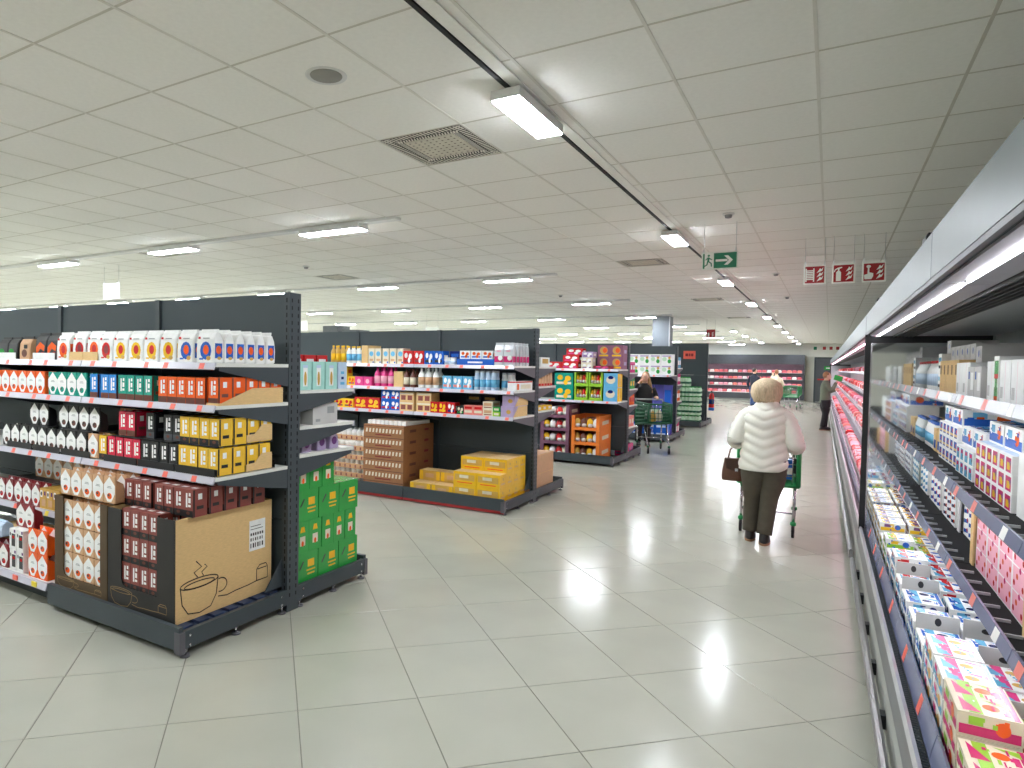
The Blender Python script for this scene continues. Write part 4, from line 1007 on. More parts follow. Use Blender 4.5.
# ---- top shelf
g = 'goods on the top shelf of the dairy cabinet'
Z3 = 1.5655; X3_ = 0.70
MILK = pbottle('milk_bottle', 0.045, 0.22, 'white', 'red', 'paleblue', 0.5, 12, 'bottle', 0.5)
fput(MILK, X3_, 6.44, Z3, 'white milk bottle with red cap on the top shelf', g, 6, dy=0.098, col=1)
BX1 = pbox('cheese_box', 0.14, 0.28, 0.13, 'white', [('f', rect(0, 0.09, 0.12, 0.03), 'sky'), ('f', rect(0, 0.04, 0.12, 0.02), 'navy'), ('k', rect(0, 0.06, 0.2, 0.02), 'grey')], 'carton')
fput(BX1, X3_, 5.83, Z3, 'white carton with sky blue print on the top shelf', g, 1, tiers=2)
KB = pbox('kraft_carton', 0.14, 0.3, 0.21, 'kraft', [('f', rect(0.02, 0.1, 0.008, 0.2), 'gold'), ('f', rect(-0.03, 0.15, 0.05, 0.06), 'darkkraft')], 'carton')
fput(KB, X3_ - 0.01, 5.66, Z3, 'kraft cardboard carton on the top shelf', g, 5)
WHB = pbox('white_carton', 0.2, 0.35, 0.19, 'white', [('f', rect(0, 0.09, 0.004, 0.18), 'palepink'), ('f', rect(-0.06, 0.05, 0.05, 0.05), 'cardgrey'), ('l', oval(0.1, 0.07, 0.035, 0.045), 'navy'), ('l', rect(0.1, 0.03, 0.05, 0.02), 'gold')], 'carton')
WHC = pbox('white_carton', 0.17, 0.33, 0.165, 'cardgrey', [('f', rect(0.03, 0.09, 0.07, 0.09), 'white'), ('f', rect(-0.05, 0.12, 0.03, 0.04), 'blue'), ('l', oval(0.1, 0.07, 0.035, 0.045), 'sky')], 'carton')
fput(WHB, X3_ - 0.02, 4.94, Z3, 'plain white open carton on the top shelf', g, 2)
fput(WHC, X3_ - 0.03, 4.52, Z3, 'lower grey white carton with blue mark, top shelf', g, 2)
fput(WHB, X3_ - 0.01, 4.16, Z3, 'plain white carton beside the green labelled one, top shelf', g, 1)
GRN = pbox('white_carton', 0.1, 0.35, 0.21, 'white', [('f', rect(0, 0.16, 0.08, 0.06), 'green'), ('f', rect(0, 0.12, 0.08, 0.02), 'red'), ('f', rect(0, 0.09, 0.05, 0.04), 'green'), ('f', rect(0, 0.05, 0.07, 0.04), 'green'), ('f', rect(0, 0.02, 0.07, 0.02), 'orange')], 'carton')
fput(GRN, X3_ - 0.03, 3.9, Z3, 'white carton with green and red labels on the top shelf', g, 1)
fput(WHB, X3_ - 0.03, 3.78, Z3, 'plain white carton nearer than the green labelled one, top shelf', g, 3)
SMB = pbox('cream_box', 0.16, 0.25, 0.09, 'cardgrey', [('f', oval(0, 0.05, 0.014, 0.02), 'blue'), ('f', rect(0.05, 0.05, 0.02, 0.05), 'grey')], 'box')
for k in range(7):
    SMB.put(X3_ + 0.17, 5.75 - 0.17 * k, Z3 + (0.262 if k == 0 else 0.212 if k < 6 else 0.192), 'grey box stacked high on the top shelf, %s from the post' % ords[k], g, rz=-math.pi / 2, fridge=True)

# ---- meat cabinet goods
g = 'meat packs in the long meat cabinet'
def meatpack(c, name='meat_pack'):
    w, d, h = 0.2, 0.16, 0.12
    mb = MB().box(-w / 2, w / 2, -d / 2, d / 2, 0, h * 0.25, K['white']).cbox(-w / 2 + 0.01, w / 2 - 0.01, -d / 2 + 0.01, d / 2 - 0.01, h * 0.25, h, 0.03, K[c])
    mb.poly([(-0.05, -0.03, h + 0.001), (0.02, -0.03, h + 0.001), (0.02, 0.03, h + 0.001), (-0.05, 0.03, h + 0.001)], K['white'])
    return Proto(name, 'meat pack', mb, (), (w, d, h))
MT = [meatpack('meat'), meatpack('salmon'), meatpack('palepink'), meatpack('red')]
MTN = ['pale red', 'salmon', 'pale pink', 'bright red']
lv = [(0.4365, 0.40, 'the deck'), (0.7905, 0.53, 'the first shelf'), (1.0805, 0.55, 'the second shelf'), (1.3705, 0.57, 'the third shelf'), (1.6605, 0.59, 'the top shelf')]
for q, (z, x, wd) in enumerate(lv):
    y = FB + 0.16; k = 0
    while y < 35.5:
        j = random.randrange(4)
        MT[j].put(x + 0.09, y, z, '%s meat pack on %s of the meat cabinet, %s from the post' % (MTN[j], wd, ords[k]), g, rz=-math.pi / 2, fridge=True, jit=0.1)
        y += 0.225 if k < 34 else 0.9
        k += 1
# ================================================================== first shelf unit, side away from the camera (seen past its upright)
g = 'goods on the far side of the first shelf unit'
def back(p, x, ys, z, label, n=1):
    for i, y in enumerate(ys):
        p.put(x, y, z, label + (', %s from the upright' % ords[i] if len(ys) > 1 else ''), g, rz=math.pi / 2 if False else 0.0, jit=0.01)
MINT = pbox('cereal_box', 0.07, 0.13, 0.2, 'mint', [('r', rect(0.0, 0.09, 0.045, 0.13), 'white'), ('r', oval(0.0, 0.08, 0.014, 0.05), 'gold'), ('r', rect(-0.0, 0.165, 0.05, 0.02), 'paleblue'), ('f', rect(0, 0.1, 0.04, 0.12), 'white')])
PBL = pbox('cereal_box', 0.07, 0.1, 0.2, 'paleblue', [('r', rect(0, 0.08, 0.03, 0.02), 'navy'), ('r', rect(0, 0.12, 0.04, 0.02), 'sky'), ('r', rect(0, 0.04, 0.05, 0.02), 'sky')])
back(MINT, -3.16, (3.46, 3.6, 3.74), 1.5055, 'mint green box with white panel on the upper rear shelf')
back(PBL, -3.16, (3.87,), 1.5055, 'pale blue box at the tip of the upper rear shelf')
REDB = pbox('red_box', 0.2, 0.12, 0.25, 'red', [('r', rect(0, 0.2, 0.08, 0.04), 'white'), ('r', rect(0.03, 0.1, 0.06, 0.06), 'navy')])
back(REDB, -3.45, (3.62, 3.76, 3.9), 1.5055, 'red box behind the mint green boxes')
back(pbox('grey_carton', 0.12, 0.27, 0.15, 'cardgrey', [('r', rect(0.06, 0.1, 0.08, 0.05), 'grey'), ('r', rect(-0.08, 0.03, 0.05, 0.02), 'grey')], 'carton'), -3.17, (3.66,), 1.2555, 'plain light grey carton on the middle rear shelf')
PUR = pbag('snack_pouch', 0.12, 0.1, 0.13, 'lilac', [('r', oval(0, 0.06, 0.03, 0.03), 'purple')])
back(PUR, -3.2, (3.5, 3.66, 3.8), 1.0605, 'lilac pouch on the low rear shelf above the green cartons')
# green cartons stacked on a red pallet
t = Thing('pallet', 'red plastic pallet under the stacked green cartons', 'pallet', (-3.5, 3.78, 0.075))
pb = MB()
for k in range(8): pb.box(-4.3, -3.125, 3.4 + 0.092 * k, 3.455 + 0.092 * k, 0.11, 0.125, PALLETRED)
for x in (-4.25, -3.2): pb.box(x, x + 0.07, 3.4, 4.1, 0.0755, 0.11, PALLETRED)
t.part('deck', pb)
def gcart(name, wy):
    h = 0.222; w = 0.3
    return pbox(name, w, wy, h, 'green', [('r', rect(wy * 0.18, h * 0.62, wy * 0.3, h * 0.24), 'yellow'), ('r', rect(wy * 0.18, h * 0.4, wy * 0.4, h * 0.05), 'yellow'), ('r', rect(wy * 0.18, h * 0.28, wy * 0.34, h * 0.05), 'yellow'), ('r', [(-wy * 0.36, h * 0.5), (-wy * 0.32, h * 0.46), (-wy * 0.14, h * 0.7), (-wy * 0.18, h * 0.74)], 'black'), ('t', rect(0, 0, 0.16, 0.004), 'darkgreen')], 'carton')
def gtall(name, wy):
    h = 0.222; w = 0.3
    return pbox(name, w, wy, h, 'green', [('r', rect(0.0, h * 0.38, wy * 0.42, h * 0.3), 'cream'), ('r', oval(0.0, h * 0.3, wy * 0.1, h * 0.09), 'orange'), ('r', [(-wy * 0.2, h * 0.66), (wy * 0.2, h * 0.66), (wy * 0.12, h * 0.84), (-wy * 0.12, h * 0.84)], 'yellow'), ('t', rect(0, 0, 0.2, 0.004), 'darkgreen')], 'carton')
GW, GT = gcart('green_carton', 0.225), gtall('green_carton', 0.13)
g = 'green cartons stacked on the red pallet'
rows = [(GW, (3.515, 3.748, 3.981), 'bottom'), (GT, (3.465, 3.6, 3.735, 3.87, 4.005), 'second'), (GW, (3.515, 3.748, 3.981), 'third'), (GT, (3.465, 3.6, 3.735), 'top')]
for k, (p, ys, wd) in enumerate(rows):
    for i, y in enumerate(ys):
        for j in range(2):
            p.put(-3.29 - 0.305 * j, y, 0.1255 + 0.223 * k, 'green carton with yellow print, %s tier, %s from the upright, %s' % (wd, ords[i], ('outer row', 'inner row')[j]), g, jit=0.015)

# ================================================================== second shelf unit
YF = 6.985
A, B, C_, D_ = 1.6955, 1.4005, 1.0975, 0.0755
g = 'drinks and tins on the top shelf of the second unit'
YB_ = pbottle('juice_bottle', 0.036, 0.24, 'gold', 'yellow', 'yellow'); BB_ = pbottle('juice_bottle', 0.036, 0.23, 'white', 'yellow', 'sky')
run(YB_, (-5.83, -5.74, -5.65), YF, A, 'yellow juice bottle on the second unit', g, 2)
run(BB_, (-5.56, -5.47, -5.38), YF, A, 'white drink bottle with sky blue label', g, 2)
run(pbox('kraft_tray', 0.1, 0.3, 0.24, 'kraft', cat='tray'), (-5.27,), YF, A, 'kraft tray end beside the white drink bottles', g)
CRT = pbox('drink_carton', 0.095, 0.08, 0.2, 'cream', [('f', oval(0, 0.13, 0.034, 0.034), 'sky'), ('f', rect(0, 0.05, 0.06, 0.03), 'tan'), ('f', rect(0.03, 0.02, 0.02, 0.02), 'blue')], 'drink carton')
run(CRT, steps(-5.16, 5, 0.115), YF, A, 'cream drink carton with sky blue disc', g, 2)
def fancy(nm, w, d, h, base, c2, c3, cat='box'):
    return pbox(nm, w, d, h, base, [('f', oval(-w * 0.2, h * 0.66, w * 0.16, h * 0.2), c2), ('f', oval(w * 0.22, h * 0.6, w * 0.16, h * 0.2), c2), ('f', rect(0, h * 0.25, w * 0.8, h * 0.18), c3), ('f', oval(w * 0.1, h * 0.3, w * 0.12, h * 0.2), c2), ('r', rect(0, h * 0.5, d * 0.6, h * 0.4), c2), ('t', rect(0, 0, w * 0.7, d * 0.6), c3)], cat)
run(fancy('biscuit_box', 0.15, 0.15, 0.17, 'red', 'white', 'darkred'), (-4.58, -4.42), YF, A, 'red and white biscuit box', g)
run(fancy('biscuit_box', 0.13, 0.15, 0.17, 'blue', 'white', 'black'), (-4.27, -4.13), YF, A, 'blue and white biscuit box', g)
run(pbox('biscuit_box', 0.14, 0.15, 0.17, 'navy', [('f', rect(0, 0.12, 0.1, 0.04), 'blue')]), (-3.99,), YF + 0.16, A, 'plain dark blue box standing back', g)
WT = pbottle('cream_tub', 0.04, 0.09, 'white', 'white', 'paleblue', 0.9, 10, 'tub', 0.9)
run(WT, (-4.02, -3.935), YF, A, 'small white tub in front of the dark blue box', g)
run(pbox('display_tray', 0.5, 0.3, 0.075, 'blue', [('f', rect(0, 0.035, 0.2, 0.02), 'white')], 'tray'), (-3.62,), YF, A, 'long blue display tray under white packs', g, jit=0)
run(fancy('white_pack', 0.14, 0.12, 0.1, 'white', 'orange', 'blue'), (-3.78, -3.63, -3.48), YF + 0.04, A + 0.0755, 'white pack standing in the blue tray', g)
SIL = pbag('silver_bag', 0.12, 0.08, 0.27, 'silver', [('f', rect(0, 0.075, 0.11, 0.07), 'magenta'), ('f', oval(0.02, 0.09, 0.03, 0.03), 'white'), ('f', rect(0, 0.17, 0.05, 0.02), 'palepink'), ('r', rect(0, 0.075, 0.08, 0.07), 'magenta')])
run(SIL, (-3.31, -3.19), YF, A, 'silver bag with magenta band at the shelf end', g, 5, dy=0.1)
g = 'goods on the second shelf of the second unit'
ORB = fancy('baby_food_box', 0.115, 0.12, 0.122, 'yellow', 'orange', 'purple')
run(ORB, (-5.75, -5.62, -5.49), YF, B, 'orange yellow box, lower tier', g)
run(ORB, (-5.75, -5.62), YF, B + 0.123, 'orange yellow box, upper tier', g)
run(pbox('pink_box', 0.13, 0.12, 0.12, 'pink', [('f', oval(0, 0.06, 0.03, 0.03), 'palepink')]), (-5.36, -5.22), YF, B, 'pink box beside pink bottles', g)
run(pbottle('syrup_bottle', 0.045, 0.25, 'pink', 'magenta', 'palepink'), (-5.08, -4.97, -4.86), YF, B, 'pink syrup bottle', g, 2)
run(pbox('kraft_tray', 0.14, 0.3, 0.2, 'kraft', cat='tray'), (-4.74,), YF + 0.02, B, 'kraft tray between pink and brown bottles', g)
run(pbottle('cocoa_bottle', 0.042, 0.23, 'brown', 'brown', 'cream'), (-4.62, -4.52), YF, B, 'brown cocoa bottle with cream label', g, 2)
run(pbottle('milk_bottle', 0.045, 0.25, 'white', 'white', 'tan'), (-4.395, -4.29, -4.185), YF, B, 'white bottle with tan label', g, 2)
LB = fancy('milk_box', 0.13, 0.12, 0.16, 'sky', 'white', 'salmon')
run(LB, (-4.0, -3.86, -3.72), YF, B, 'sky blue milk powder box', g, 2)
run(LB, (-3.57,), YF + 0.05, B, 'single sky blue box beside tall cans', g) if False else None
CAN = pbottle('milk_can', 0.035, 0.23, 'paleblue', 'silver', 'sky', 0.85, 10, 'can', 0.88)
run(CAN, steps(-3.605, 4, 0.075), YF, B, 'tall pale blue can, inner cluster', g, 2)
run(pbox('display_tray', 0.33, 0.25, 0.07, 'blue', [('f', oval(-0.05, 0.04, 0.03, 0.025), 'gold')], 'tray'), (-3.16 - 0.03,), YF, B, 'blue display tray holding pale blue cans', g, jit=0) if False else None
CAN2 = pbottle('milk_can', 0.035, 0.21, 'white', 'silver', 'sky', 0.85, 10, 'can', 0.88)
run(CAN2, steps(-3.3, 2, 0.073) , YF + 0.12, B, 'white and sky blue can behind the carton', g, 2)
run(pbox('long_carton', 0.1, 0.5, 0.115, 'white', [('r', rect(0, 0.105, 0.49, 0.015), 'red'), ('f', rect(0, 0.105, 0.1, 0.015), 'red'), ('r', rect(0.05, 0.05, 0.3, 0.05), 'cream'), ('r', rect(-0.18, 0.05, 0.06, 0.07), 'orange')], 'carton'), (-3.138,), YF, B, 'long white carton with red top edge at the shelf end', g, jit=0)
g = 'goods on the third shelf of the second unit'
run(fancy('cookie_pack', 0.16, 0.15, 0.12, 'yellow', 'red', 'brown'), (-5.7, -5.53), YF, C_, 'yellow and red cookie pack', g)
run(fancy('cookie_pack', 0.2, 0.15, 0.15, 'red', 'yellow', 'yellow'), (-5.33, -5.12), YF, C_, 'red and yellow cookie pack', g)
WB = fancy('cereal_pack', 0.14, 0.14, 0.13, 'blue', 'white', 'red')
for k in range(2): run(WB, (-4.92, -4.77), YF, C_ + 0.131 * k, 'blue and white cereal pack, %s tier' % ('lower', 'upper')[k], g)
BT = pbox('brown_tray', 0.22, 0.2, 0.12, 'kraft', [('f', rect(-0.05, 0.05, 0.07, 0.06), 'maroon'), ('f', rect(0.05, 0.05, 0.07, 0.06), 'maroon'), ('f', rect(0, 0.1, 0.2, 0.02), 'cream')], 'tray')
for k in range(2): run(BT, (-4.59, -4.335), YF, C_ + 0.121 * k, 'kraft tray of maroon packs, %s tier' % ('lower', 'upper')[k], g)
run(fancy('waffle_pack', 0.11, 0.12, 0.14, 'red', 'yellow', 'yellow'), (-4.17, -4.05), YF - 0.02, C_, 'red and yellow waffle pack, third shelf', g)
run(fancy('waffle_pack', 0.11, 0.12, 0.14, 'red', 'white', 'navy'), (-3.93,), YF - 0.02, C_, 'red, white and navy pack, third shelf', g)
run(fancy('tea_pack', 0.1, 0.12, 0.1, 'black', 'cream', 'green'), (-3.81,), YF, C_, 'small black and cream pack, third shelf', g)
run(pbox('dark_tray', 0.2, 0.25, 0.1, 'black', [('f', rect(0, 0.05, 0.14, 0.03), 'gold')], 'tray'), (-3.76, -3.54), YF + 0.26, C_ + 0.14, 'dark tray on the upper tier, third shelf', g)
run(pbox('wafer_pack', 0.12, 0.12, 0.115, 'salmon', [('f', rect(0, 0.085, 0.1, 0.03), 'red'), ('f', rect(0, 0.04, 0.1, 0.03), 'cream')]), (-3.7, -3.57), YF, C_, 'salmon pink wafer pack', g)
TN = pbox('bar_box', 0.13, 0.2, 0.085, 'cream', [('f', rect(0, 0.05, 0.1, 0.035), 'tan'), ('f', rect(0, 0.015, 0.1, 0.012), 'maroon'), ('r', rect(0, 0.05, 0.15, 0.03), 'tan')])
for k in range(2): run(TN, (-3.44, ), YF, C_ + 0.086 * k, 'cream cereal bar box, %s tier' % ('lower', 'upper')[k], g)
run(pbox('bar_box', 0.09, 0.1, 0.055, 'lime', [('f', rect(0, 0.027, 0.06, 0.025), 'cream')]), (-3.33,), YF - 0.0, C_, 'lime green bar box, lower one', g)
run(pbox('bar_box', 0.09, 0.1, 0.055, 'green', [('f', rect(0, 0.027, 0.06, 0.025), 'cream')]), (-3.33,), YF - 0.0, C_ + 0.056, 'green bar box, upper one', g)
LK = pbox('muesli_carton', 0.16, 0.4, 0.125, 'lilac', [('f', oval(0.02, 0.06, 0.03, 0.025), 'gold'), ('r', [(-0.2, 0.0), (0.2, 0.0), (0.2, 0.12), (-0.06, 0.12)], 'kraft')], 'carton')
for k in range(2): run(LK, (-3.19,), YF + 0.03 * k, C_ + 0.126 * k, 'lilac and kraft muesli carton, %s one' % ('lower', 'upper')[k], g)

g = 'stacks on the pallet base of the second unit'
def cupcarton(name, w, d, h):
    mk = [('f', rect(0, h * 0.86, w, h * 0.06), 'brown')]
    n = 11
    for k in range(n):
        cx = -w * 0.42 + w * 0.84 * k / (n - 1)
        mk.append(('f', [(cx - 0.016, h * 0.3), (cx + 0.01, h * 0.3), (cx + 0.018, h * 0.66), (cx - 0.008, h * 0.66)], 'cream'))
    mk += [('f', rect(0, h * 0.12, w * 0.4, h * 0.1), 'darkred'), ('r', rect(-d * 0.2, h * 0.5, d * 0.2, h * 0.24), 'brown'), ('r', rect(d * 0.25, h * 0.5, d * 0.14, h * 0.2), 'darkred')]
    return pbox(name, w, d, h, 'carton_brown', mk, 'carton')
K['carton_brown'] = mat('carton_brown', (158, 108, 70), rough=0.7, var=0.06, scale=20)
CC = cupcarton('brown_carton', 0.62, 0.72, 0.14)
for k in range(6):
    CC.put(-4.80, YF + 0.15, D_ + 0.0002 + 0.1405 * k, 'brown carton printed with cream cups, %s from the bottom of its stack' % ords[k], g, jit=0.008)
TL = pbox('cup_pack', 0.05, 0.58, 0.05, 'white', [('t', rect(0, 0, 0.03, 0.5), 'tan')], 'cup pack')
for k in range(9):
    TL.put(-5.07 + 0.067 * k, YF + 0.15, D_ + 0.844, 'white cup pack lying on the brown cartons, %s from the white stack' % ords[k], g)
def whitetray(name, w, d, h):
    mb = MB().box(-w / 2, w / 2, -d / 2, d / 2, 0, h * 0.5, K['tan'])
    for i in range(7):
        for j in range(4):
            x = -w * 0.43 + w * 0.86 * i / 6; y = -d * 0.38 + d * 0.76 * j / 3
            mb.lathe([(w * 0.055, h * 0.2), (w * 0.066, h * 0.9), (w * 0.06, h)], K['white'], 6, (x, y, 0))
    for i in range(7):
        x = -w * 0.43 + w * 0.86 * i / 6
        mb.poly([(x - 0.012, -d / 2 - 0.001, 0.01), (x + 0.012, -d / 2 - 0.001, 0.01), (x + 0.012, -d / 2 - 0.001, h * 0.4), (x - 0.012, -d / 2 - 0.001, h * 0.4)], K['maroon'])
    return Proto(name, 'tray', mb, (), (w, d, h))
WTR = whitetray('cup_tray', 0.6, 0.5, 0.118)
for k in range(5):
    WTR.put(-5.44 + 0.015 * (k % 2), YF + 0.08, D_ + 0.0002 + 0.119 * k, 'tan tray of white cups, %s from the bottom of its stack' % ords[k], g, jit=0.02)
WTR.put(-5.43, YF + 0.2, D_ + 0.596, 'tan tray of white cups set back on top of the stack', g)
pr2 = Thing('pallet', 'red plastic pallet under the yellow cartons', 'pallet', (-3.75, 7.15, 0.075))
pb = MB()
for k in range(6): pb.box(-4.4, -3.13, 6.8 + 0.13 * k, 6.87 + 0.13 * k, 0.11, 0.125, PALLETRED)
for x in (-4.35, -3.22): pb.box(x, x + 0.07, 6.8, 7.52, 0.0755, 0.11, PALLETRED)
pr2.part('deck', pb)
YC = pbox('yellow_carton', 0.3, 0.18, 0.157, 'yellow', [('f', rect(0, 0.09, 0.26, 0.07), 'gold'), ('f', rect(-0.01, 0.1, 0.12, 0.035), 'cream'), ('f', rect(0, 0.03, 0.2, 0.012), 'orange'), ('r', rect(0, 0.1, 0.01, 0.03), 'brown'), ('r', rect(0, 0.05, 0.1, 0.02), 'gold'), ('t', rect(0, 0, 0.3, 0.18), 'kraft')], 'carton')
yc_n = 0
for k in range(2):
    for i in range(2):
        for j in range(4):
            YC.put(-3.32 - 0.305 * i, 6.87 + 0.184 * j, 0.1255 + 0.158 * k, 'yellow carton with cream label, main stack %s layer, %s column, %s' % (('bottom', 'middle')[k], ('outer', 'inner')[i], ROWS[j]), g, jit=0.003)
for i in range(2):
    for j in range(3):
        YC.put(-3.32 - 0.305 * i, 7.054 + 0.184 * j, 0.1255 + 0.316, 'yellow carton with cream label, main stack top layer, %s column, %s' % (('outer', 'inner')[i], ROWS[j]), g, jit=0.003)
YO = pbox('yellow_carton', 0.3, 0.2, 0.12, 'gold', [('f', rect(-0.12, 0.06, 0.05, 0.11), 'yellow'), ('f', rect(0.12, 0.06, 0.05, 0.11), 'yellow'), ('f', rect(0.0, 0.06, 0.12, 0.05), 'tan'), ('t', rect(0, 0, 0.29, 0.19), 'kraft')], 'carton')
for i, (x, y, z, wd) in enumerate(((-4.24, 6.88, 0.1255, 'front inner'), (-3.93, 6.88, 0.1255, 'front outer'), (-4.24, 7.1, 0.1255, 'rear inner'), (-3.93, 7.1, 0.1255, 'rear outer'), (-4.24, 7.1, 0.2465, 'upper inner'), (-3.93, 7.1, 0.2465, 'upper outer'))):
    YO.put(x, y, z, 'low golden carton with yellow corners, %s of the small stack' % wd, g, jit=0.01)

# far side of the second unit, seen past its end
g = 'goods on the far side of the second shelf unit'
BX = pbox('white_box', 0.1, 0.3, 0.12, 'white', [('r', rect(0, 0.07, 0.2, 0.06), 'gold')])
BX.put(-3.16, 7.95, 1.6905, 'white box with gold label on the top rear shelf of the second unit', g)
BKS = pbag('rice_bag', 0.1, 0.09, 0.2, 'tan', [('r', rect(0, 0.02, 0.08, 0.03), 'red')])
for k in range(5): BKS.put(-3.17, 7.8 + 0.1 * k, 1.4405, 'tan bag with red foot on the rear shelf, %s from the upright' % ords[k], g)
YPK = pbox('yellow_pack', 0.1, 0.16, 0.06, 'yellow', [('r', rect(0, 0.03, 0.08, 0.03), 'cream')])
for k in range(3): YPK.put(-3.17, 7.82 + 0.17 * k, 1.1305, 'small yellow pack on the lowest rear shelf, %s from the upright' % ords[k], g)
TC = pbox('tan_carton', 0.3, 0.6, 0.24, 'tan', [('r', rect(0, 0.235, 0.59, 0.006), 'kraft')], 'carton')
for k in range(2): TC.put(-3.3, 8.12, 0.0757 + 0.2405 * k, 'plain tan carton on the rear base, %s one' % ('lower', 'upper')[k], g)

# ================================================================== third shelf unit
YF = 11.32
A, B = 1.6605, 1.1005
g = 'packs on the shelves of the third unit'
RP = fancy('biscuit_pack', 0.3, 0.2, 0.12, 'red', 'white', 'pink')
run(RP, (-4.28, -3.97), YF, A, 'red and pink biscuit pack, lower tier', g)
run(RP, (-3.95,), YF + 0.02, A + 0.121, 'red and pink biscuit pack, second tier', g); run(RP, (-3.9,), YF + 0.04, A + 0.242, 'red and pink biscuit pack, top of its stack', g)
run(fancy('white_bag', 0.2, 0.2, 0.1, 'cream', 'white', 'purple', 'bag'), (-3.66,), YF, A, 'cream bag with purple print, lowest', g); run(fancy('white_bag', 0.2, 0.2, 0.1, 'cream', 'white', 'purple', 'bag'), (-3.66,), YF, A + 0.101, 'cream bag with purple print, second', g); run(fancy('white_bag', 0.2, 0.2, 0.1, 'lilac', 'white', 'purple', 'bag'), (-3.65,), YF + 0.02, A + 0.202, 'lilac bag on top of the cream bags', g)
run(fancy('flat_pack', 0.3, 0.2, 0.06, 'darkred', 'pink', 'purple'), (-3.39,), YF, A, 'flat dark red pack before the purple cartons', g)
K['plum'] = mat('plum', (140, 84, 112), rough=0.5, var=0.05)
PC = pbox('cake_carton', 0.22, 0.3, 0.21, 'plum', [('f', oval(0, 0.12, 0.07, 0.07), 'gold'), ('f', oval(0.02, 0.12, 0.04, 0.045), 'orange'), ('f', rect(0, 0.03, 0.16, 0.03), 'yellow'), ('r', rect(0.02, 0.1, 0.16, 0.06), 'lilac')], 'carton')
for k in range(2): run(PC, (-3.42, -3.195), YF + 0.215, A + 0.211 * k, 'plum cake carton with golden picture, %s tier' % ('lower', 'upper')[k], g, jit=0.004)
TB = fancy('teal_box', 0.34, 0.3, 0.24, 'teal', 'yellow', 'cream')
for k in range(2): run(TB, (-4.07,), YF, B + 0.241 * k, 'teal box with yellow picture, %s one' % ('lower', 'upper')[k], g)
def crate(nm, w, d, h, c, fill):
    mb = MB().box(-w / 2, w / 2, -d / 2, d / 2, 0, 0.01, K[c])
    for sx in (-1, 1): mb.box(min(sx * w / 2, sx * (w / 2 - 0.012)), max(sx * w / 2, sx * (w / 2 - 0.012)), -d / 2, d / 2, 0.01, h, K[c])
    mb.box(-w / 2, w / 2, d / 2 - 0.012, d / 2, 0.01, h, K[c]).box(-w / 2, w / 2, -d / 2, -d / 2 + 0.012, 0.01, h * 0.22, K[c])
    for sx in (-1, 1): mb.box(min(sx * w / 2, sx * w * 0.38), max(sx * w / 2, sx * w * 0.38), -d / 2, -d / 2 + 0.012, h * 0.22, h, K[c])
    mb.box(-w / 2, w / 2, -d / 2 + 0.002, d / 2, h - 0.004, h, K[c]) if False else None
    mb.poly([(w / 2 + 0.001, -d * 0.28, h * 0.36), (w / 2 + 0.001, d * 0.28, h * 0.4), (w / 2 + 0.001, d * 0.28, h * 0.66), (w / 2 + 0.001, -d * 0.28, h * 0.62)], K['cream'])
    kids = []
    n = 4
    for i in range(n):
        x = -w * 0.33 + w * 0.66 * i / (n - 1)
        kb = MB().ball((x, -d / 2 + 0.085, h * 0.46), (w * 0.115, 0.06, h * 0.36), K[fill[i % len(fill)]], 10, 6)
        kb.ball((x + w * 0.02, -d / 2 + 0.075, h * 0.36), (w * 0.09, 0.06, h * 0.2), K['white'], 8, 5)
        kids.append(('bread_bag', kb))
    kids.append(('bread_bag', MB().ball((0, 0.06, h * 0.46), (w * 0.4, 0.12, h * 0.4), K[fill[1]], 10, 6)))
    return Proto(nm, 'crate', mb, kids, (w, d, h))
GB = crate('green_crate', 0.25, 0.3, 0.25, 'lime', ['yellow', 'gold', 'red'])
for k in range(2): run(GB, (-3.75, -3.49), YF, B + 0.251 * k, 'lime green crate of yellow bags, %s tier' % ('lower', 'upper')[k], g)
BY = pbox('pasta_box', 0.24, 0.3, 0.245, 'sky', [('f', oval(0, 0.13, 0.08, 0.07), 'cream'), ('f', oval(0, 0.17, 0.05, 0.03), 'navy'), ('r', rect(0, 0.12, 0.298, 0.24), 'yellow'), ('r', rect(0, 0.12, 0.02, 0.2), 'gold')], 'box')
for k in range(2): run(BY, (-3.225,), YF, B + 0.246 * k, 'sky blue and yellow box, %s tier at the shelf end' % ('lower', 'upper')[k], g)
g = 'crates on the base of the third unit'
K['plumc'] = mat('plumc', (128, 84, 106), rough=0.5, var=0.05); K['oran'] = mat('oran', (238, 130, 48), rough=0.45, var=0.05)
PCR = crate('plum_crate', 0.54, 0.55, 0.235, 'plumc', ['yellow', 'white', 'red', 'cream']); OCR = crate('orange_crate', 0.5, 0.7, 0.255, 'oran', ['gold', 'brown', 'yellow', 'white'])
for k in range(4): PCR.put(-4.17, 11.45, 0.0757 + 0.236 * k, 'plum coloured crate of bread bags, %s from the bottom' % ords[k], g)
for k in range(3): OCR.put(-3.6, 11.5, 0.0757 + 0.256 * k, 'orange crate of bread bags, %s from the bottom' % ords[k], g)
g = 'goods on the far side of the third shelf unit'
for z, c, c2, wd in ((1.6005, 'pink', 'white', 'top'), (1.3005, 'green', 'yellow', 'second'), (1.0005, 'orange', 'red', 'third'), (0.6005, 'salmon', 'cream', 'fourth'), (0.0757, 'magenta', 'purple', 'bottom')):
    p = fancy('gift_box', 0.2, 0.17, 0.2, c, c2, c2)
    for k in range(3): p.put(-3.235, 12.16 + 0.175 * k, z, '%s box on the %s rear shelf of the third unit, %s from the upright' % (c, wd, ords[k]), g)

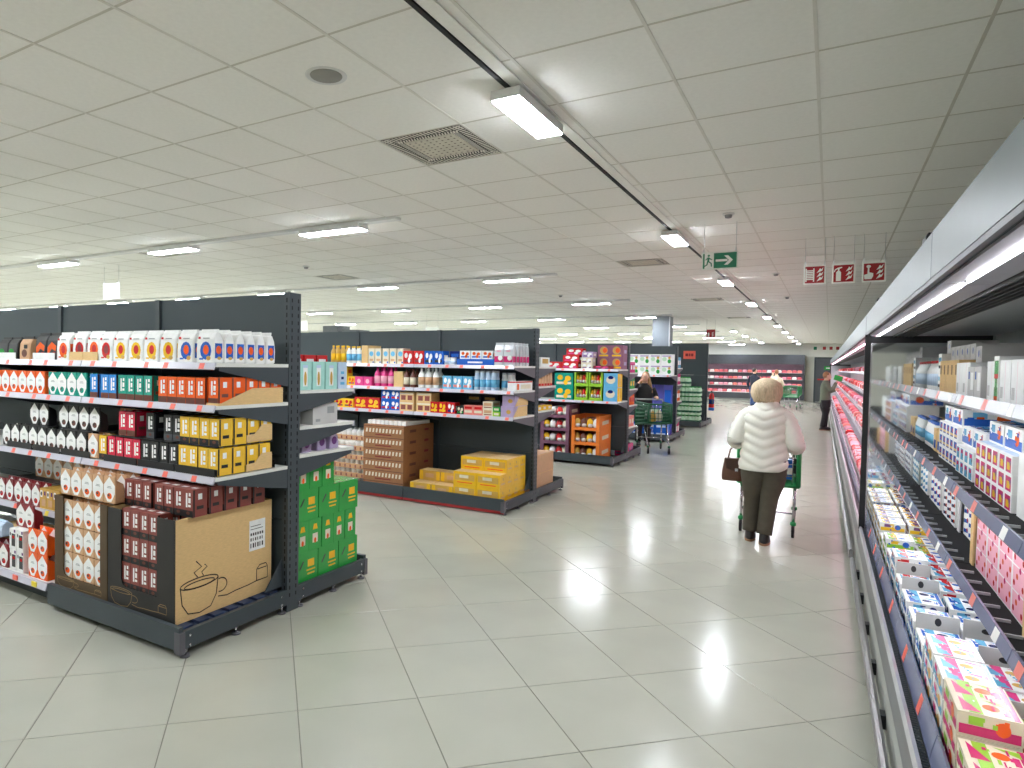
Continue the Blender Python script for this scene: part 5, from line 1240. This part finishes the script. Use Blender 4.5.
# ================================================================== fourth and fifth units
g = 'roll packs on the fourth unit'
YF = 15.74
RPK = pbox('paper_roll_pack', 0.24, 0.3, 0.24, 'white', [('f', oval(-0.05, 0.13, 0.05, 0.05), 'palegreen'), ('f', oval(0.06, 0.08, 0.04, 0.05), 'green'), ('f', rect(0, 0.2, 0.2, 0.03), 'lilac'), ('f', oval(0.06, 0.16, 0.03, 0.03), 'gold')], 'paper rolls')
PKP = pbox('paper_roll_pack', 0.24, 0.3, 0.24, 'palepink', [('f', oval(-0.05, 0.13, 0.05, 0.05), 'white'), ('f', rect(0, 0.05, 0.2, 0.05), 'pink')], 'paper rolls')
for k in range(2):
    run(RPK, steps(-4.2, 5, 0.247)[1:], YF, 1.5305 + 0.241 * k, 'white paper roll pack with green print, %s tier' % ('lower', 'upper')[k], g)
    run(PKP, (-4.45, -4.2), YF, 1.5305 + 0.241 * k, 'pale pink paper roll pack, %s tier' % ('lower', 'upper')[k], g)
BLT = pbox('blue_carton', 0.2, 0.4, 1.2, 'navy', [('f', rect(0, 0.6, 0.12, 1.0), 'blue')], 'carton')
K['violet'] = mat('violet', (86, 84, 170), rough=0.4, var=0.05)
for k, x in enumerate((-3.25, -3.46, -3.67)):
    pbox('display_board', 0.2, 0.06, 1.22, 'violet', [('f', rect(0, 0.6, 0.14, 1.0), ('blue', 'violet')[k % 2])], 'display').put(x, 16.2, 0.0757, 'tall violet display board behind the second trolley, %s from the aisle end' % ords[k], g)
BPK = pbox('blue_pack', 0.25, 0.3, 0.18, 'blue', [('f', rect(0, 0.1, 0.2, 0.05), 'paleblue')])
for k in range(2): run(BPK, (-3.27, -3.53, -3.79), 15.6, 0.0757 + 0.181 * k, 'blue pack on the base behind the trolley, %s layer' % ('lower', 'upper')[k], g)
g = 'goods on the far side of the fourth shelf unit'
for z, c, wd in ((1.7005, 'sky', 'top'), (1.3005, 'pink', 'second'), (0.9005, 'orange', 'third'), (0.0757, 'magenta', 'bottom')):
    p = fancy('gift_box', 0.2, 0.18, 0.26 if z > 0.5 else 0.3, c, 'white', 'white')
    for k in range(3): p.put(-3.235, 16.56 + 0.185 * k, z, '%s box on the %s rear shelf of the fourth unit, %s from the upright' % (c, wd, ords[k]), g)
g = 'shrink-wrapped bottle packs on the fifth unit'
def sixpack():
    mb = MB(); w, d = 0.3, 0.2
    for i in range(3):
        for j in range(2):
            c = (-0.1 + 0.1 * i, -0.05 + 0.1 * j, 0)
            mb.lathe([(0.045, 0.0), (0.048, 0.02), (0.048, 0.17), (0.04, 0.2), (0.018, 0.24)], K['palegreen'], 8, c)
            mb.lathe([(0.049, 0.07), (0.049, 0.13)], K['darkgreen'], 8, c)
    caps = MB()
    for i in range(3):
        for j in range(2): caps.lathe([(0.02, 0.235), (0.02, 0.265), (0.012, 0.268)], K['green'], 8, (-0.1 + 0.1 * i, -0.05 + 0.1 * j, 0))
    return Proto('bottle_pack', 'bottle pack', mb, [('caps', caps)], (0.3, 0.2, 0.275))
SP = sixpack()
for k in range(5):
    for i in range(3):
        for j in range(2):
            if k == 4 and i == 0: continue
            SP.put(-3.3 - 0.305 * i, 20.15 + 0.23 * j, 0.0757 + 0.276 * k, 'clear bottle pack with green labels, %s tier, %s from the aisle end, %s' % (['lowest', 'second', 'third', 'fourth', 'top'][k], ords[i], ROWS[j]), g, jit=0.03)
t = Thing('fire_extinguisher', 'red fire extinguisher with blue foot on the end of the tall shelf unit', 'fire extinguisher', (-2.97, 20.95, 0.45))
t.part('cylinder', MB().lathe([(0.06, 0.0), (0.075, 0.03), (0.075, 0.38), (0.05, 0.46), (0.02, 0.48)], K['red'], 14, (-2.97, 20.95, 0.5)))
t.part('foot', MB().lathe([(0.07, 0.0), (0.079, 0.02), (0.079, 0.09)], K['blue'], 14, (-2.97, 20.95, 0.46)), 'blue foot')
t.part('label', MB().lathe([(0.0765, 0.15), (0.0765, 0.3)], K['navy'], 14, (-2.97, 20.95, 0.5)))
t.part('valve', MB().cyl((-2.97, 20.95, 0.97), (-2.97, 20.95, 1.03), 0.02, 0.02, K['black'], 8).box(-2.99, -2.95, 20.88, 21.0, 1.03, 1.045, K['black']))
t.part('hose', MB().tube([(-2.97, 20.9, 1.0), (-2.95, 20.86, 0.95), (-2.93, 20.86, 0.75), (-2.94, 20.87, 0.6)], 0.011, K['black'], 6))
t.part('bracket', MB().box(-3.086, -3.04, 20.9, 21.0, 0.7, 0.76, K['grey']))

# ================================================================== meat cabinet along the far wall
yb = 39.9
t = Thing('wall_cabinet', 'dark wide open meat cabinet along the far wall', 'refrigerator', (-3.75, 40.4, 0))
PD = mat('far_cabinet_dark', (58, 60, 66), rough=0.5)
PI = mat('far_cabinet_inner', (120, 112, 122), rough=0.6)
t.part('canopy', MB().box(-6.6, -1.15, 39.75, 40.95, 2.1, 2.5, PD).box(-6.6, -1.15, 39.75, 39.79, 1.98, 2.1, PD))
t.part('cabinet_back', MB().box(-6.6, -1.15, 40.7, 40.95, 0.3, 2.1, PI))
t.part('base_front', MB().box(-6.6, -1.15, 39.7, 40.95, 0.1, 0.42, PD)); t.part('plinth', MB().box(-6.6, -1.15, 39.8, 40.95, 0.0, 0.1, FBODY))
for x in (-6.6, -1.2): t.part('end_panel', MB().box(x, x + 0.05, 39.7, 40.95, 0.42, 2.1, PD))
t.part('led_strip', MB().box(-6.5, -1.25, 39.95, 40.0, 2.07, 2.1, PLED))
for z in (0.78, 1.14, 1.5):
    s = t.part('shelf', MB().box(-6.55, -1.2, 40.0, 40.7, z - 0.05, z, PD))
    sub('shelf_lip', MB().box(-6.55, -1.2, 39.98, 40.0, z - 0.09, z + 0.02, PD), s)
    sub('led_strip', MB().box(-6.5, -1.25, 40.03, 40.05, z - 0.06, z - 0.05, PLED), s)
g = 'meat packs in the far wall cabinet'
WM = []
for c in ('meat', 'salmon', 'palepink', 'white'):
    WM.append(Proto('meat_tray', 'meat pack', MB().box(-0.11, 0.11, -0.1, 0.1, 0, 0.03, K['white']).cbox(-0.1, 0.1, -0.09, 0.09, 0.03, 0.17, 0.03, K[c]), (), (0.22, 0.2, 0.17)))
for q, (z, y) in enumerate(((0.4205, 39.85), (0.7805, 40.15), (1.1405, 40.15), (1.5005, 40.15))):
    for k in range(22):
        random.choice(WM).put(-6.42 + 0.24 * k, y, z, 'wrapped meat pack on the %s of the far wall cabinet, %s from its end' % (['deck', 'first shelf', 'second shelf', 'top shelf'][q], ords[k]), g, jit=0.1)
# ================================================================== people and trolleys
SKIN = mat('skin', (226, 178, 152), rough=0.55, var=0.04, scale=12)
def rings(mb, L, mt, n=20, quilt=None, caps=True):
    """horizontal elliptical rings (x, y, z, rx, ry); quilt gives padded chevron seams"""
    out = []
    for (x, y, z, rx, ry) in L:
        ring = []
        for k in range(n):
            a = 2 * math.pi * k / n
            f = 0.0
            if quilt:
                ph = (z - quilt[1] * abs(rx * math.cos(a))) / quilt[0]
                f = quilt[2] * (abs(math.sin(math.pi * ph)) ** 0.6 - 0.6)
            ring.append((x + (rx + f) * math.cos(a), y + (ry + f) * math.sin(a), z))
        out.append(ring)
    return mb.loft(out, mt, True, caps)
def smooth_rings(L, m):
    """resample a ring list into m rings by Catmull-Rom interpolation"""
    out = []
    for i in range(m):
        t = i / (m - 1) * (len(L) - 1); k = min(int(t), len(L) - 2); f = t - k
        p0, p1, p2, p3 = L[max(k - 1, 0)], L[k], L[k + 1], L[min(k + 2, len(L) - 1)]
        out.append(tuple(0.5 * (2 * b + (c - a) * f + (2 * a - 5 * b + 4 * c - d_) * f * f + (3 * b - a - 3 * c + d_) * f ** 3) for a, b, c, d_ in zip(p0, p1, p2, p3)))
    return out
def limb(mb, pts, rr, mt, n=12, m=4, seam=0.0):
    """bent tapering limb through joints"""
    L = [(*p, r, 0) for p, r in zip(pts, rr)]
    S = smooth_rings(L, (len(pts) - 1) * m + 1)
    R_ = [s[3] + (seam * (abs(math.sin(math.pi * i / 2.0)) - 0.5)) for i, s in enumerate(S)]
    return mb.tube([s[:3] for s in S], R_, mt, n)
def hand(mb, wrist, d, mt, side):
    """palm and five curled fingers; d: direction the hand points to"""
    d = Vector(d).normalized(); wv = Vector(wrist)
    a = d.cross(Vector((0, 0, 1))); a = a.normalized() if a.length > 0.01 else Vector((1, 0, 0)); u = a.cross(d)
    mb.tube([wv - d * 0.01, wv + d * 0.04, wv + d * 0.085], [0.026, 0.036, 0.03], mt, 10, squash=(1, 0.5))
    for k, l in enumerate((0.062, 0.072, 0.068, 0.052)):
        b = wv + d * 0.08 + a * (0.024 - 0.016 * k)
        mb.tube([b, b + d * l * 0.5 - u * 0.006, b + d * l * 0.75 - u * 0.028, b + d * l * 0.6 - u * 0.045], [0.0088, 0.0085, 0.008, 0.0065], mt, 6)
    b = wv + d * 0.03 + a * 0.03 * side
    mb.tube([b, b + d * 0.03 + a * 0.025 * side - u * 0.008, b + d * 0.055 + a * 0.02 * side - u * 0.025], [0.012, 0.01, 0.008], mt, 6)
def person(label, loc, rz, top, legs, hair, shoe, arms, H=1.65, lean=0.0, torso=None, feet=((-0.09, 0.03), (0.09, -0.05)), hair_kind='short', quilt=None, wide=1.0, collar=True, group=None, vox=0.01, hips=0.0, coat=0.0, head_turn=0.0):
    s = H / 1.65
    t = Thing('person', label, 'person', loc, frame='local', rz=rz, group=group)
    Z = lambda v: v * s
    ly = lambda z: lean * max(0, z - 0.8) / 0.8          # forward shift with height
    # one continuous body: head, neck, trunk, arms, hands, legs
    b = MB()
    hc = (0, ly(1.5) + 0.03, Z(1.535))
    ct, st = math.cos(head_turn), math.sin(head_turn)
    hp = lambda x, y, z: (hc[0] + x * ct - y * st, hc[1] + x * st + y * ct, hc[2] + z)
    b.ball(hc, (0.074, 0.092, 0.112), SKIN, 16, 12)
    b.tube([hp(0, 0.06, -0.055), hp(0, 0.085, -0.085)], [0.04, 0.03], SKIN, 8)
    b.tube([hp(0, 0.088, 0.012), hp(0, 0.108, -0.022)], [0.01, 0.014], SKIN, 6)
    for sx in (-1, 1): b.ball(hp(sx * 0.076, 0.0, -0.005), (0.014, 0.022, 0.032), SKIN, 8, 6)
    rings(b, [(0, ly(1.3), Z(1.3), 0.075, 0.065), (0, ly(1.4) + 0.01, Z(1.4), 0.055, 0.055), (0, ly(1.5) + 0.02, Z(1.47), 0.055, 0.055)], SKIN, 14)
    rings(b, [(0, 0, Z(0.8), 0.13, 0.1), (0, ly(1.0), Z(1.0), 0.12, 0.09), (0, ly(1.2), Z(1.2), 0.15, 0.1), (0, ly(1.3), Z(1.33), 0.12, 0.07)], SKIN, 16)
    for side, A in zip((-1, 1), arms):
        sh = (side * 0.155 * wide, ly(1.28), Z(1.28))
        limb(b, [sh, A[0], A[1]], [0.048, 0.038, 0.026], SKIN)
        dd = Vector(A[1]) - Vector(A[0])
        hand(b, A[1], A[2] if len(A) > 2 else dd, SKIN, -side)
    for side, (fx, fy) in zip((-1, 1), feet):
        hx = side * 0.085 + hips
        limb(b, [(hx, 0, Z(0.84)), ((hx + fx) / 2 , fy * 0.4 + 0.03, Z(0.45)), (fx, fy, Z(0.08))], [0.085, 0.056, 0.036], SKIN)
        limb(b, [(fx, fy - 0.03, 0.05), (fx, fy + 0.06, 0.045), (fx, fy + 0.15, 0.03)], [0.035, 0.036, 0.024], SKIN)
    bo = t.part('body', b)
    rm = bo.modifiers.new('skin', 'REMESH'); rm.mode = 'VOXEL'; rm.voxel_size = vox; rm.use_smooth_shade = True
    face = MB()
    for sx in (-1, 1):
        face.ball(hp(sx * 0.03, 0.084, 0.012), (0.012, 0.007, 0.007), K['white'], 8, 6); face.ball(hp(sx * 0.03, 0.09, 0.012), (0.006, 0.004, 0.006), K['ink'], 8, 6)
        face.tube([hp(sx * 0.018, 0.092, 0.03), hp(sx * 0.045, 0.082, 0.032)], 0.004, hair, 5)
    face.tube([hp(-0.022, 0.088, -0.048), hp(0, 0.095, -0.05), hp(0.022, 0.088, -0.048)], 0.006, mat('lips', (190, 100, 96), rough=0.5), 6)
    t.part('face', face)
    # clothes
    g_ = MB()
    T0 = torso or [(0, 0, Z(0.78), 0.185, 0.135), (0, ly(0.9), Z(0.9), 0.18, 0.13), (0, ly(1.05), Z(1.05), 0.175, 0.125), (0, ly(1.2), Z(1.2), 0.19, 0.125), (0, ly(1.28), Z(1.3), 0.165, 0.105), (0, ly(1.34), Z(1.36), 0.1, 0.08), (0, ly(1.38), Z(1.41), 0.072, 0.068)]
    if coat: T0 = [(0, 0, Z(coat), 0.21, 0.16)] + T0
    rings(g_, smooth_rings(T0, 90 if quilt else 24), top, 48 if quilt else 24, quilt)
    for side, A in zip((-1, 1), arms):
        sh = (side * 0.15 * wide, ly(1.27), Z(1.285))
        if quilt: sh = (side * 0.175, ly(1.25) + 0.01, Z(1.235))
        e, w_ = Vector(A[0]), Vector(A[1])
        r = (0.078, 0.074, 0.056) if quilt else (0.066, 0.056, 0.042)
        J_ = [sh, tuple(e), tuple(e + (w_ - e) * 0.93)]
        if quilt: J_, r = [(side * 0.085, ly(1.3) + 0.01, Z(1.30))] + J_, (0.085, 0.094, 0.084, 0.06)
        limb(g_, J_, r, top, 16, 8 if quilt else 5, seam=0.008 if quilt else 0.0)
    t.part('jacket' if quilt or coat else 'top', g_)
    lg = MB()
    for side, (fx, fy) in zip((-1, 1), feet):
        hx = side * 0.085 + hips
        limb(lg, [(hx, 0.0, Z(0.86)), (hx * 0.98, 0.01, Z(0.66)), ((hx + fx) / 2, fy * 0.4 + 0.02, Z(0.45)), (fx, fy - 0.01, Z(0.1))], [0.108 * wide, 0.105 * wide, 0.082, 0.068], legs, 16, 5)
    rings(lg, [(hips, 0, Z(0.72), 0.16, 0.11), (hips, 0, Z(0.86), 0.17, 0.12), (hips * 0.5, 0, Z(0.95), 0.15, 0.11)], legs, 20)
    t.part('trousers', lg)
    for side, (fx, fy) in zip((-1, 1), feet):
        sm_ = MB()
        rings(sm_, [(fx, fy + 0.045, 0.022, 0.05, 0.135), (fx, fy + 0.04, 0.05, 0.048, 0.128), (fx, fy + 0.01, 0.085, 0.044, 0.08), (fx, fy - 0.01, 0.12, 0.042, 0.05)], shoe, 16)
        so = t.part('shoe', sm_)
        sub('sole', rings(MB(), [(fx, fy + 0.045, 0.0, 0.05, 0.135), (fx, fy + 0.045, 0.022, 0.053, 0.14)], mat('shoe_sole_tan', (150, 112, 84), rough=0.7), 16), so)
    h = MB()
    if hair_kind == 'bob':
        hx, hy, hz = hc
        rings(h, smooth_rings([(hx, hy - 0.01, hz - 0.13, 0.07, 0.07), (hx, hy - 0.015, hz - 0.105, 0.105, 0.10), (hx, hy - 0.015, hz - 0.06, 0.13, 0.122), (hx, hy - 0.01, hz + 0.0, 0.138, 0.132), (hx, hy - 0.005, hz + 0.055, 0.126, 0.124), (hx, hy, hz + 0.1, 0.09, 0.094), (hx, hy, hz + 0.122, 0.045, 0.05), (hx, hy, hz + 0.128, 0.01, 0.01)], 22), hair, 32, (0.4, 0.0, 0.0))
        for k in range(44):
            a = 2 * math.pi * k / 44 + random.uniform(-0.1, 0.1); q = random.uniform(0.9, 1.04)
            limb(h, [(hx + 0.03 * math.cos(a), hy + 0.03 * math.sin(a), hz + 0.122), (hx + 0.11 * q * math.cos(a), hy + 0.108 * q * math.sin(a), hz + 0.07), (hx + 0.135 * q * math.cos(a + 0.15), hy - 0.01 + 0.128 * q * math.sin(a + 0.15), hz - 0.02), (hx + 0.105 * q * math.cos(a + 0.2), hy - 0.015 + 0.1 * q * math.sin(a + 0.2), hz - 0.115)], [0.008, 0.011, 0.011, 0.005], hair, 6, 3)
    else:
        h.ball(hp(0, -0.022, 0.022), (0.083, 0.09, 0.106), hair, 16, 10)
        if hair_kind == 'long':
            limb(h, [hp(0, -0.06, 0.0), hp(-0.03, -0.1, -0.1), hp(-0.08, -0.1, -0.24), hp(-0.12, -0.08, -0.33)], [0.07, 0.05, 0.035, 0.015], hair)
            limb(h, [hp(-0.06, -0.01, 0.03), hp(-0.078, 0.0, -0.06), hp(-0.075, 0.0, -0.15)], [0.03, 0.026, 0.014], hair)
            limb(h, [hp(0.06, -0.01, 0.03), hp(0.08, 0.0, -0.06), hp(0.09, 0.0, -0.2)], [0.03, 0.028, 0.014], hair)
    t.part('hair', h)
    return t
HAIRB = mat('hair_grey_blond', (206, 184, 152), rough=0.6, var=0.2, scale=18, stretch=(6, 6, 1), bump=0.6)
HAIRL = mat('hair_blond', (170, 130, 84), rough=0.55, var=0.2, scale=18, stretch=(6, 6, 1), bump=0.4)
HAIRD = mat('hair_dark', (40, 32, 30), rough=0.5, var=0.1, scale=18); HAIRM = mat('hair_brown', (150, 104, 70), rough=0.55, var=0.15, scale=18)
PUFF = mat('jacket_white', (236, 234, 222), rough=0.6, var=0.03, scale=14); OLIVE = mat('trousers_olive', (80, 74, 62), rough=0.85, var=0.08, scale=20, bump=0.2)
BLKC = mat('coat_black', (34, 33, 36), rough=0.7); NAVYC = mat('coat_navy', (34, 40, 58), rough=0.7); JEAN = mat('jeans_blue', (62, 82, 128), rough=0.8)
BEIGE = mat('coat_beige', (224, 212, 184), rough=0.7); SAGE = mat('sweater_sage', (110, 116, 98), rough=0.85, var=0.06); BLKT = mat('trousers_black', (28, 27, 30), rough=0.75); SHOE = mat('shoe_dark', (44, 40, 40), rough=0.5)
person('woman in a white quilted jacket and olive trousers pushing a green trolley', (-0.53, 7.2, 0), 0.0, PUFF, OLIVE, HAIRB, SHOE,
       (((-0.255, 0.0, 0.985), (-0.205, 0.155, 1.08), (0.1, 1, 0)), ((0.27, 0.01, 0.965), (0.21, 0.155, 1.08), (-0.1, 1, 0))), H=1.60, lean=0.10,
       torso=[(-0.015, 0.0, 0.715, 0.205, 0.165), (-0.01, 0.0, 0.745, 0.214, 0.172), (0, 0.01, 0.85, 0.21, 0.165), (0, 0.03, 1.0, 0.205, 0.16), (0, 0.05, 1.12, 0.215, 0.155), (0.0, 0.06, 1.22, 0.215, 0.145), (0.005, 0.07, 1.3, 0.175, 0.12), (0.01, 0.085, 1.35, 0.115, 0.095), (0.01, 0.09, 1.38, 0.09, 0.085), (0.01, 0.095, 1.43, 0.085, 0.08)],
       feet=((-0.105, 0.04), (0.03, -0.07)), hair_kind='bob', quilt=(0.092, 0.42, 0.016), wide=1.12, vox=0.008)
person('woman with long blond hair and black coat pushing the second green trolley', (-3.42, 14.55, 0), R(205), BLKC, BLKT, HAIRL, SHOE,
       (((-0.26, 0.02, 1.05), (-0.2, 0.255, 1.078), (0, 1, 0)), ((0.3, 0.08, 1.12), (0.14, 0.17, 1.38), (-0.6, 0, 0.8))), H=1.6, lean=0.08, hair_kind='long', wide=1.1, head_turn=R(-40))
person('man in a dark navy jacket standing before the far meat cabinet', (-2.88, 32.6, 0), R(-25), NAVYC, JEAN, HAIRD, SHOE,
       (((-0.27, -0.02, 1.05), (-0.26, 0.12, 0.85)), ((0.26, 0.05, 1.05), (0.2, 0.2, 0.95))), H=1.76, wide=1.15, head_turn=R(-30))
person('person in a beige coat reaching up towards the meat cabinet', (-1.95, 31.8, 0), R(15), BEIGE, OLIVE, HAIRM, SHOE,
       (((-0.22, 0.12, 1.22), (-0.1, 0.24, 1.45), (0, 0.3, 1)), ((0.27, 0.02, 1.05), (0.24, 0.2, 0.98))), H=1.7, coat=0.55)
person('person in a sage green sweater and black trousers choosing meat', (-0.1, 21.8, 0), R(-80), SAGE, BLKT, HAIRM, SHOE,
       (((-0.22, 0.12, 1.1), (-0.12, 0.28, 1.15), (0.2, 1, 0)), ((0.22, 0.1, 1.15), (0.1, 0.24, 1.36), (0, 0.5, 1))), H=1.66, wide=1.12)
o = solo('green_pack', MB().cbox(-0.02, 0.02, -0.1, 0.1, 0, 0.14, 0.01, K['green']), 'green pack held up by the person in the sage sweater', 'pack', (0.27, 21.86, 1.46), R(10))
o.rotation_euler = (R(15), R(0), R(80)); o.location = (0.18, 21.6, 1.42)

def handbag():
    LE = mat('bag_leather', (92, 58, 40), rough=0.5, var=0.12, scale=10, bump=0.1)
    t = Thing('handbag', 'brown leather handbag hanging from the arm of the woman in white', 'handbag', (-0.80, 7.45, 0.545), frame='local', rz=R(8))
    b = MB()
    rings(b, smooth_rings([(0, 0, 0.0, 0.125, 0.05), (0, 0, 0.02, 0.135, 0.06), (0, 0, 0.1, 0.132, 0.062), (0, 0, 0.2, 0.115, 0.04), (0, 0, 0.235, 0.11, 0.02)], 10), LE, 28)
    t.part('bag_body', b)
    t.part('flap', MB().prism([(-0.11, 0.235), (0.11, 0.235), (0.095, 0.13), (0, 0.1), (-0.095, 0.13)], 'y', -0.068, -0.05, mat('bag_flap', (70, 44, 32), rough=0.5)))
    for yy in (-0.018, 0.018):
        t.part('strap', MB().tube([(-0.08, yy, 0.22), (-0.06, yy, 0.32), (0.03, yy * 0.6, 0.42), (0.09, yy * 0.6, 0.36), (0.085, yy, 0.22)], 0.008, LE, 6))
    t.part('buckle', MB().box(-0.015, 0.015, -0.074, -0.068, 0.105, 0.135, CHROME))
handbag()
def trolley(label, loc, rz, green):
    t = Thing('shopping_trolley', label, 'shopping trolley', (*loc, 0), frame='local', rz=rz, group='green shopping trolleys')
    W0, W1 = 0.275, 0.215                      # half widths at the handle end and at the front
    def pt(s, v, z): return (s * (W0 + (W1 - W0) * v), v * 0.92, z)
    zb = lambda v: 0.52 + 0.1 * v; zt = 0.98
    rim = MB()
    rim.tube([pt(-1, 0, zt), pt(-1, 1, zt), pt(1, 1, zt), pt(1, 0, zt)], 0.018, green, 8)
    rim.tube([pt(-1, 0, zb(0)), pt(-1, 1, zb(1)), pt(1, 1, zb(1)), pt(1, 0, zb(0)), pt(-1, 0, zb(0))], 0.018, green, 8)
    t.part('basket_rim', rim)
    for s in (-1, 1):
        sd = MB()
        for v in (0.0, 1.0): sd.tube([pt(s, v, zb(v)), pt(s, v, zt)], 0.022, green, 8)
        for k in range(9):
            v = 0.1 * (k + 1) - 0.03
            sd.tube([pt(s, v, zb(v)), pt(s, v + 0.05, zt)], 0.01, green, 5)
        for k in range(1, 6):
            z = 0.52 + 0.08 * k
            sd.tube([pt(s, 0, z), pt(s, 1, z + 0.1 * (1 - k / 6))], 0.014, green, 5)
        t.part('side_panel', sd)
    bk = MB()
    for k in range(6):
        x = -0.22 + 0.088 * k
        bk.tube([(x, 0, zb(0)), (x, 0.02, zt - 0.04)], 0.005, CHROME, 5)
    for z in (0.62, 0.74, 0.86): bk.tube([(-W0, 0.01, z), (W0, 0.01, z)], 0.005, CHROME, 5)
    t.part('rear_flap', bk)
    fr = MB()
    for k in range(6):
        x = -0.18 + 0.072 * k
        fr.tube([(x, 0.92, zb(1)), (x, 0.92, zt)], 0.007, green, 5)
    for z in (0.7, 0.8, 0.9): fr.tube([(-W1, 0.92, z), (W1, 0.92, z)], 0.007, green, 5)
    t.part('front_panel', fr)
    fl_ = MB().add([pt(-1, 0.01, zb(0)), pt(1, 0.01, zb(0)), pt(1, 0.99, zb(1)), pt(-1, 0.99, zb(1)), pt(-1, 0.01, zb(0) - 0.008), pt(1, 0.01, zb(0) - 0.008), pt(1, 0.99, zb(1) - 0.008), pt(-1, 0.99, zb(1) - 0.008)], [(0, 1, 2, 3), (7, 6, 5, 4), (0, 4, 5, 1), (1, 5, 6, 2), (2, 6, 7, 3), (3, 7, 4, 0)], green)
    t.part('basket_floor', fl_)
    t.part('handle', MB().tube([pt(-1, 0, zt), (-W0, -0.12, 1.03), (W0, -0.12, 1.03), pt(1, 0, zt)], 0.016, mat('trolley_handle_grey', (150, 152, 150), rough=0.4), 8))
    frm = MB()
    for s in (-1, 1):
        frm.tube([(s * 0.245, 0.02, 0.52), (s * 0.24, 0.0, 0.14)], 0.014, CHROME, 8)
        frm.tube([(s * 0.22, 0.5, 0.55), (s * 0.2, 0.86, 0.14)], 0.014, CHROME, 8)
        frm.tube([(s * 0.242, 0.01, 0.24), (s * 0.205, 0.82, 0.2)], 0.011, CHROME, 8)
    frm.tube([(-0.24, 0.01, 0.24), (0.24, 0.01, 0.24)], 0.009, CHROME, 6)
    frm.tube([(-0.05, 0.05, 0.5), (-0.05, 0.05, 0.24)], 0.006, CHROME, 6); frm.tube([(0.05, 0.05, 0.5), (0.05, 0.05, 0.24)], 0.006, CHROME, 6)
    t.part('chassis', frm)
    for (x, y) in ((-0.24, 0.0), (0.24, 0.0), (-0.2, 0.86), (0.2, 0.86)):
        w_ = t.part('caster', MB().box(x - 0.018, x - 0.013, y - 0.02, y + 0.02, 0.06, 0.14, CHROME).box(x + 0.013, x + 0.018, y - 0.02, y + 0.02, 0.06, 0.14, CHROME))
        sub('wheel', MB().cyl((x - 0.011, y, 0.062), (x + 0.011, y, 0.062), 0.062, 0.062, RUBBER, 18), w_)
        sub('wheel_cap', MB().lathe([(0.026, 0.125), (0.028, 0.135), (0.028, 0.155), (0.016, 0.165)], green, 10, (x, y, 0)), w_)
    return t
GRN_ = mat('trolley_green', (28, 138, 74), rough=0.4, var=0.04); DGRN = mat('trolley_dark_green', (26, 92, 60), rough=0.5, var=0.04)
trolley('green plastic shopping trolley pushed by the woman in white', (-0.515, 7.57), R(-1), GRN_)
trolley('dark green shopping trolley pushed by the woman in black', (-3.2, 14.15), R(205), DGRN)
trolley('small far green trolley beside the person in beige', (-1.42, 32.25), R(-10), GRN_)
g = 'groceries in the first trolley'
solo('grocery_box', MB().box(-0.06, 0.06, -0.08, 0.08, 0, 0.2, K['blue']).poly([(-0.05, -0.0806, 0.05), (0.05, -0.0806, 0.05), (0.05, -0.0806, 0.12), (-0.05, -0.0806, 0.12)], K['white']), 'blue box standing in the basket of the first trolley', 'box', (-0.37, 7.80, 0.566), 0.2, g)
solo('grocery_box', MB().box(-0.1, 0.1, -0.06, 0.06, 0, 0.16, K['black']).poly([(-0.05, -0.0606, 0.05), (0.05, -0.0606, 0.05), (0.05, -0.0606, 0.12), (-0.05, -0.0606, 0.12)], K['grey']), 'black box lying in the basket of the first trolley', 'box', (-0.38, 8.05, 0.592), 0.1, g)
g = 'groceries in the second trolley'
for i, (dx, dy, c, wd) in enumerate(((-0.07, -0.2, 'palegreen', 'pale green'), (0.09, -0.35, 'white', 'white'), (-0.08, -0.48, 'cream', 'cream'), (0.08, -0.66, 'gold', 'golden'))):
    p = Vector((-3.2 - dx, 14.15, 0)) + Vector((math.cos(R(25)) * 0, 0, 0))
    a = R(205); q = Vector((-3.2 + (dx * math.cos(a) - -dy * math.sin(a)), 14.15 + (dx * math.sin(a) + -dy * math.cos(a)), 0.625))
    o = pbag('grocery_bag', 0.16, 0.1, 0.22, c, [('f', rect(0, 0.1, 0.08, 0.06), 'green')]).put(q.x, q.y, q.z, '%s grocery bag in the dark green trolley' % wd, g, rz=a + 0.5 * i)
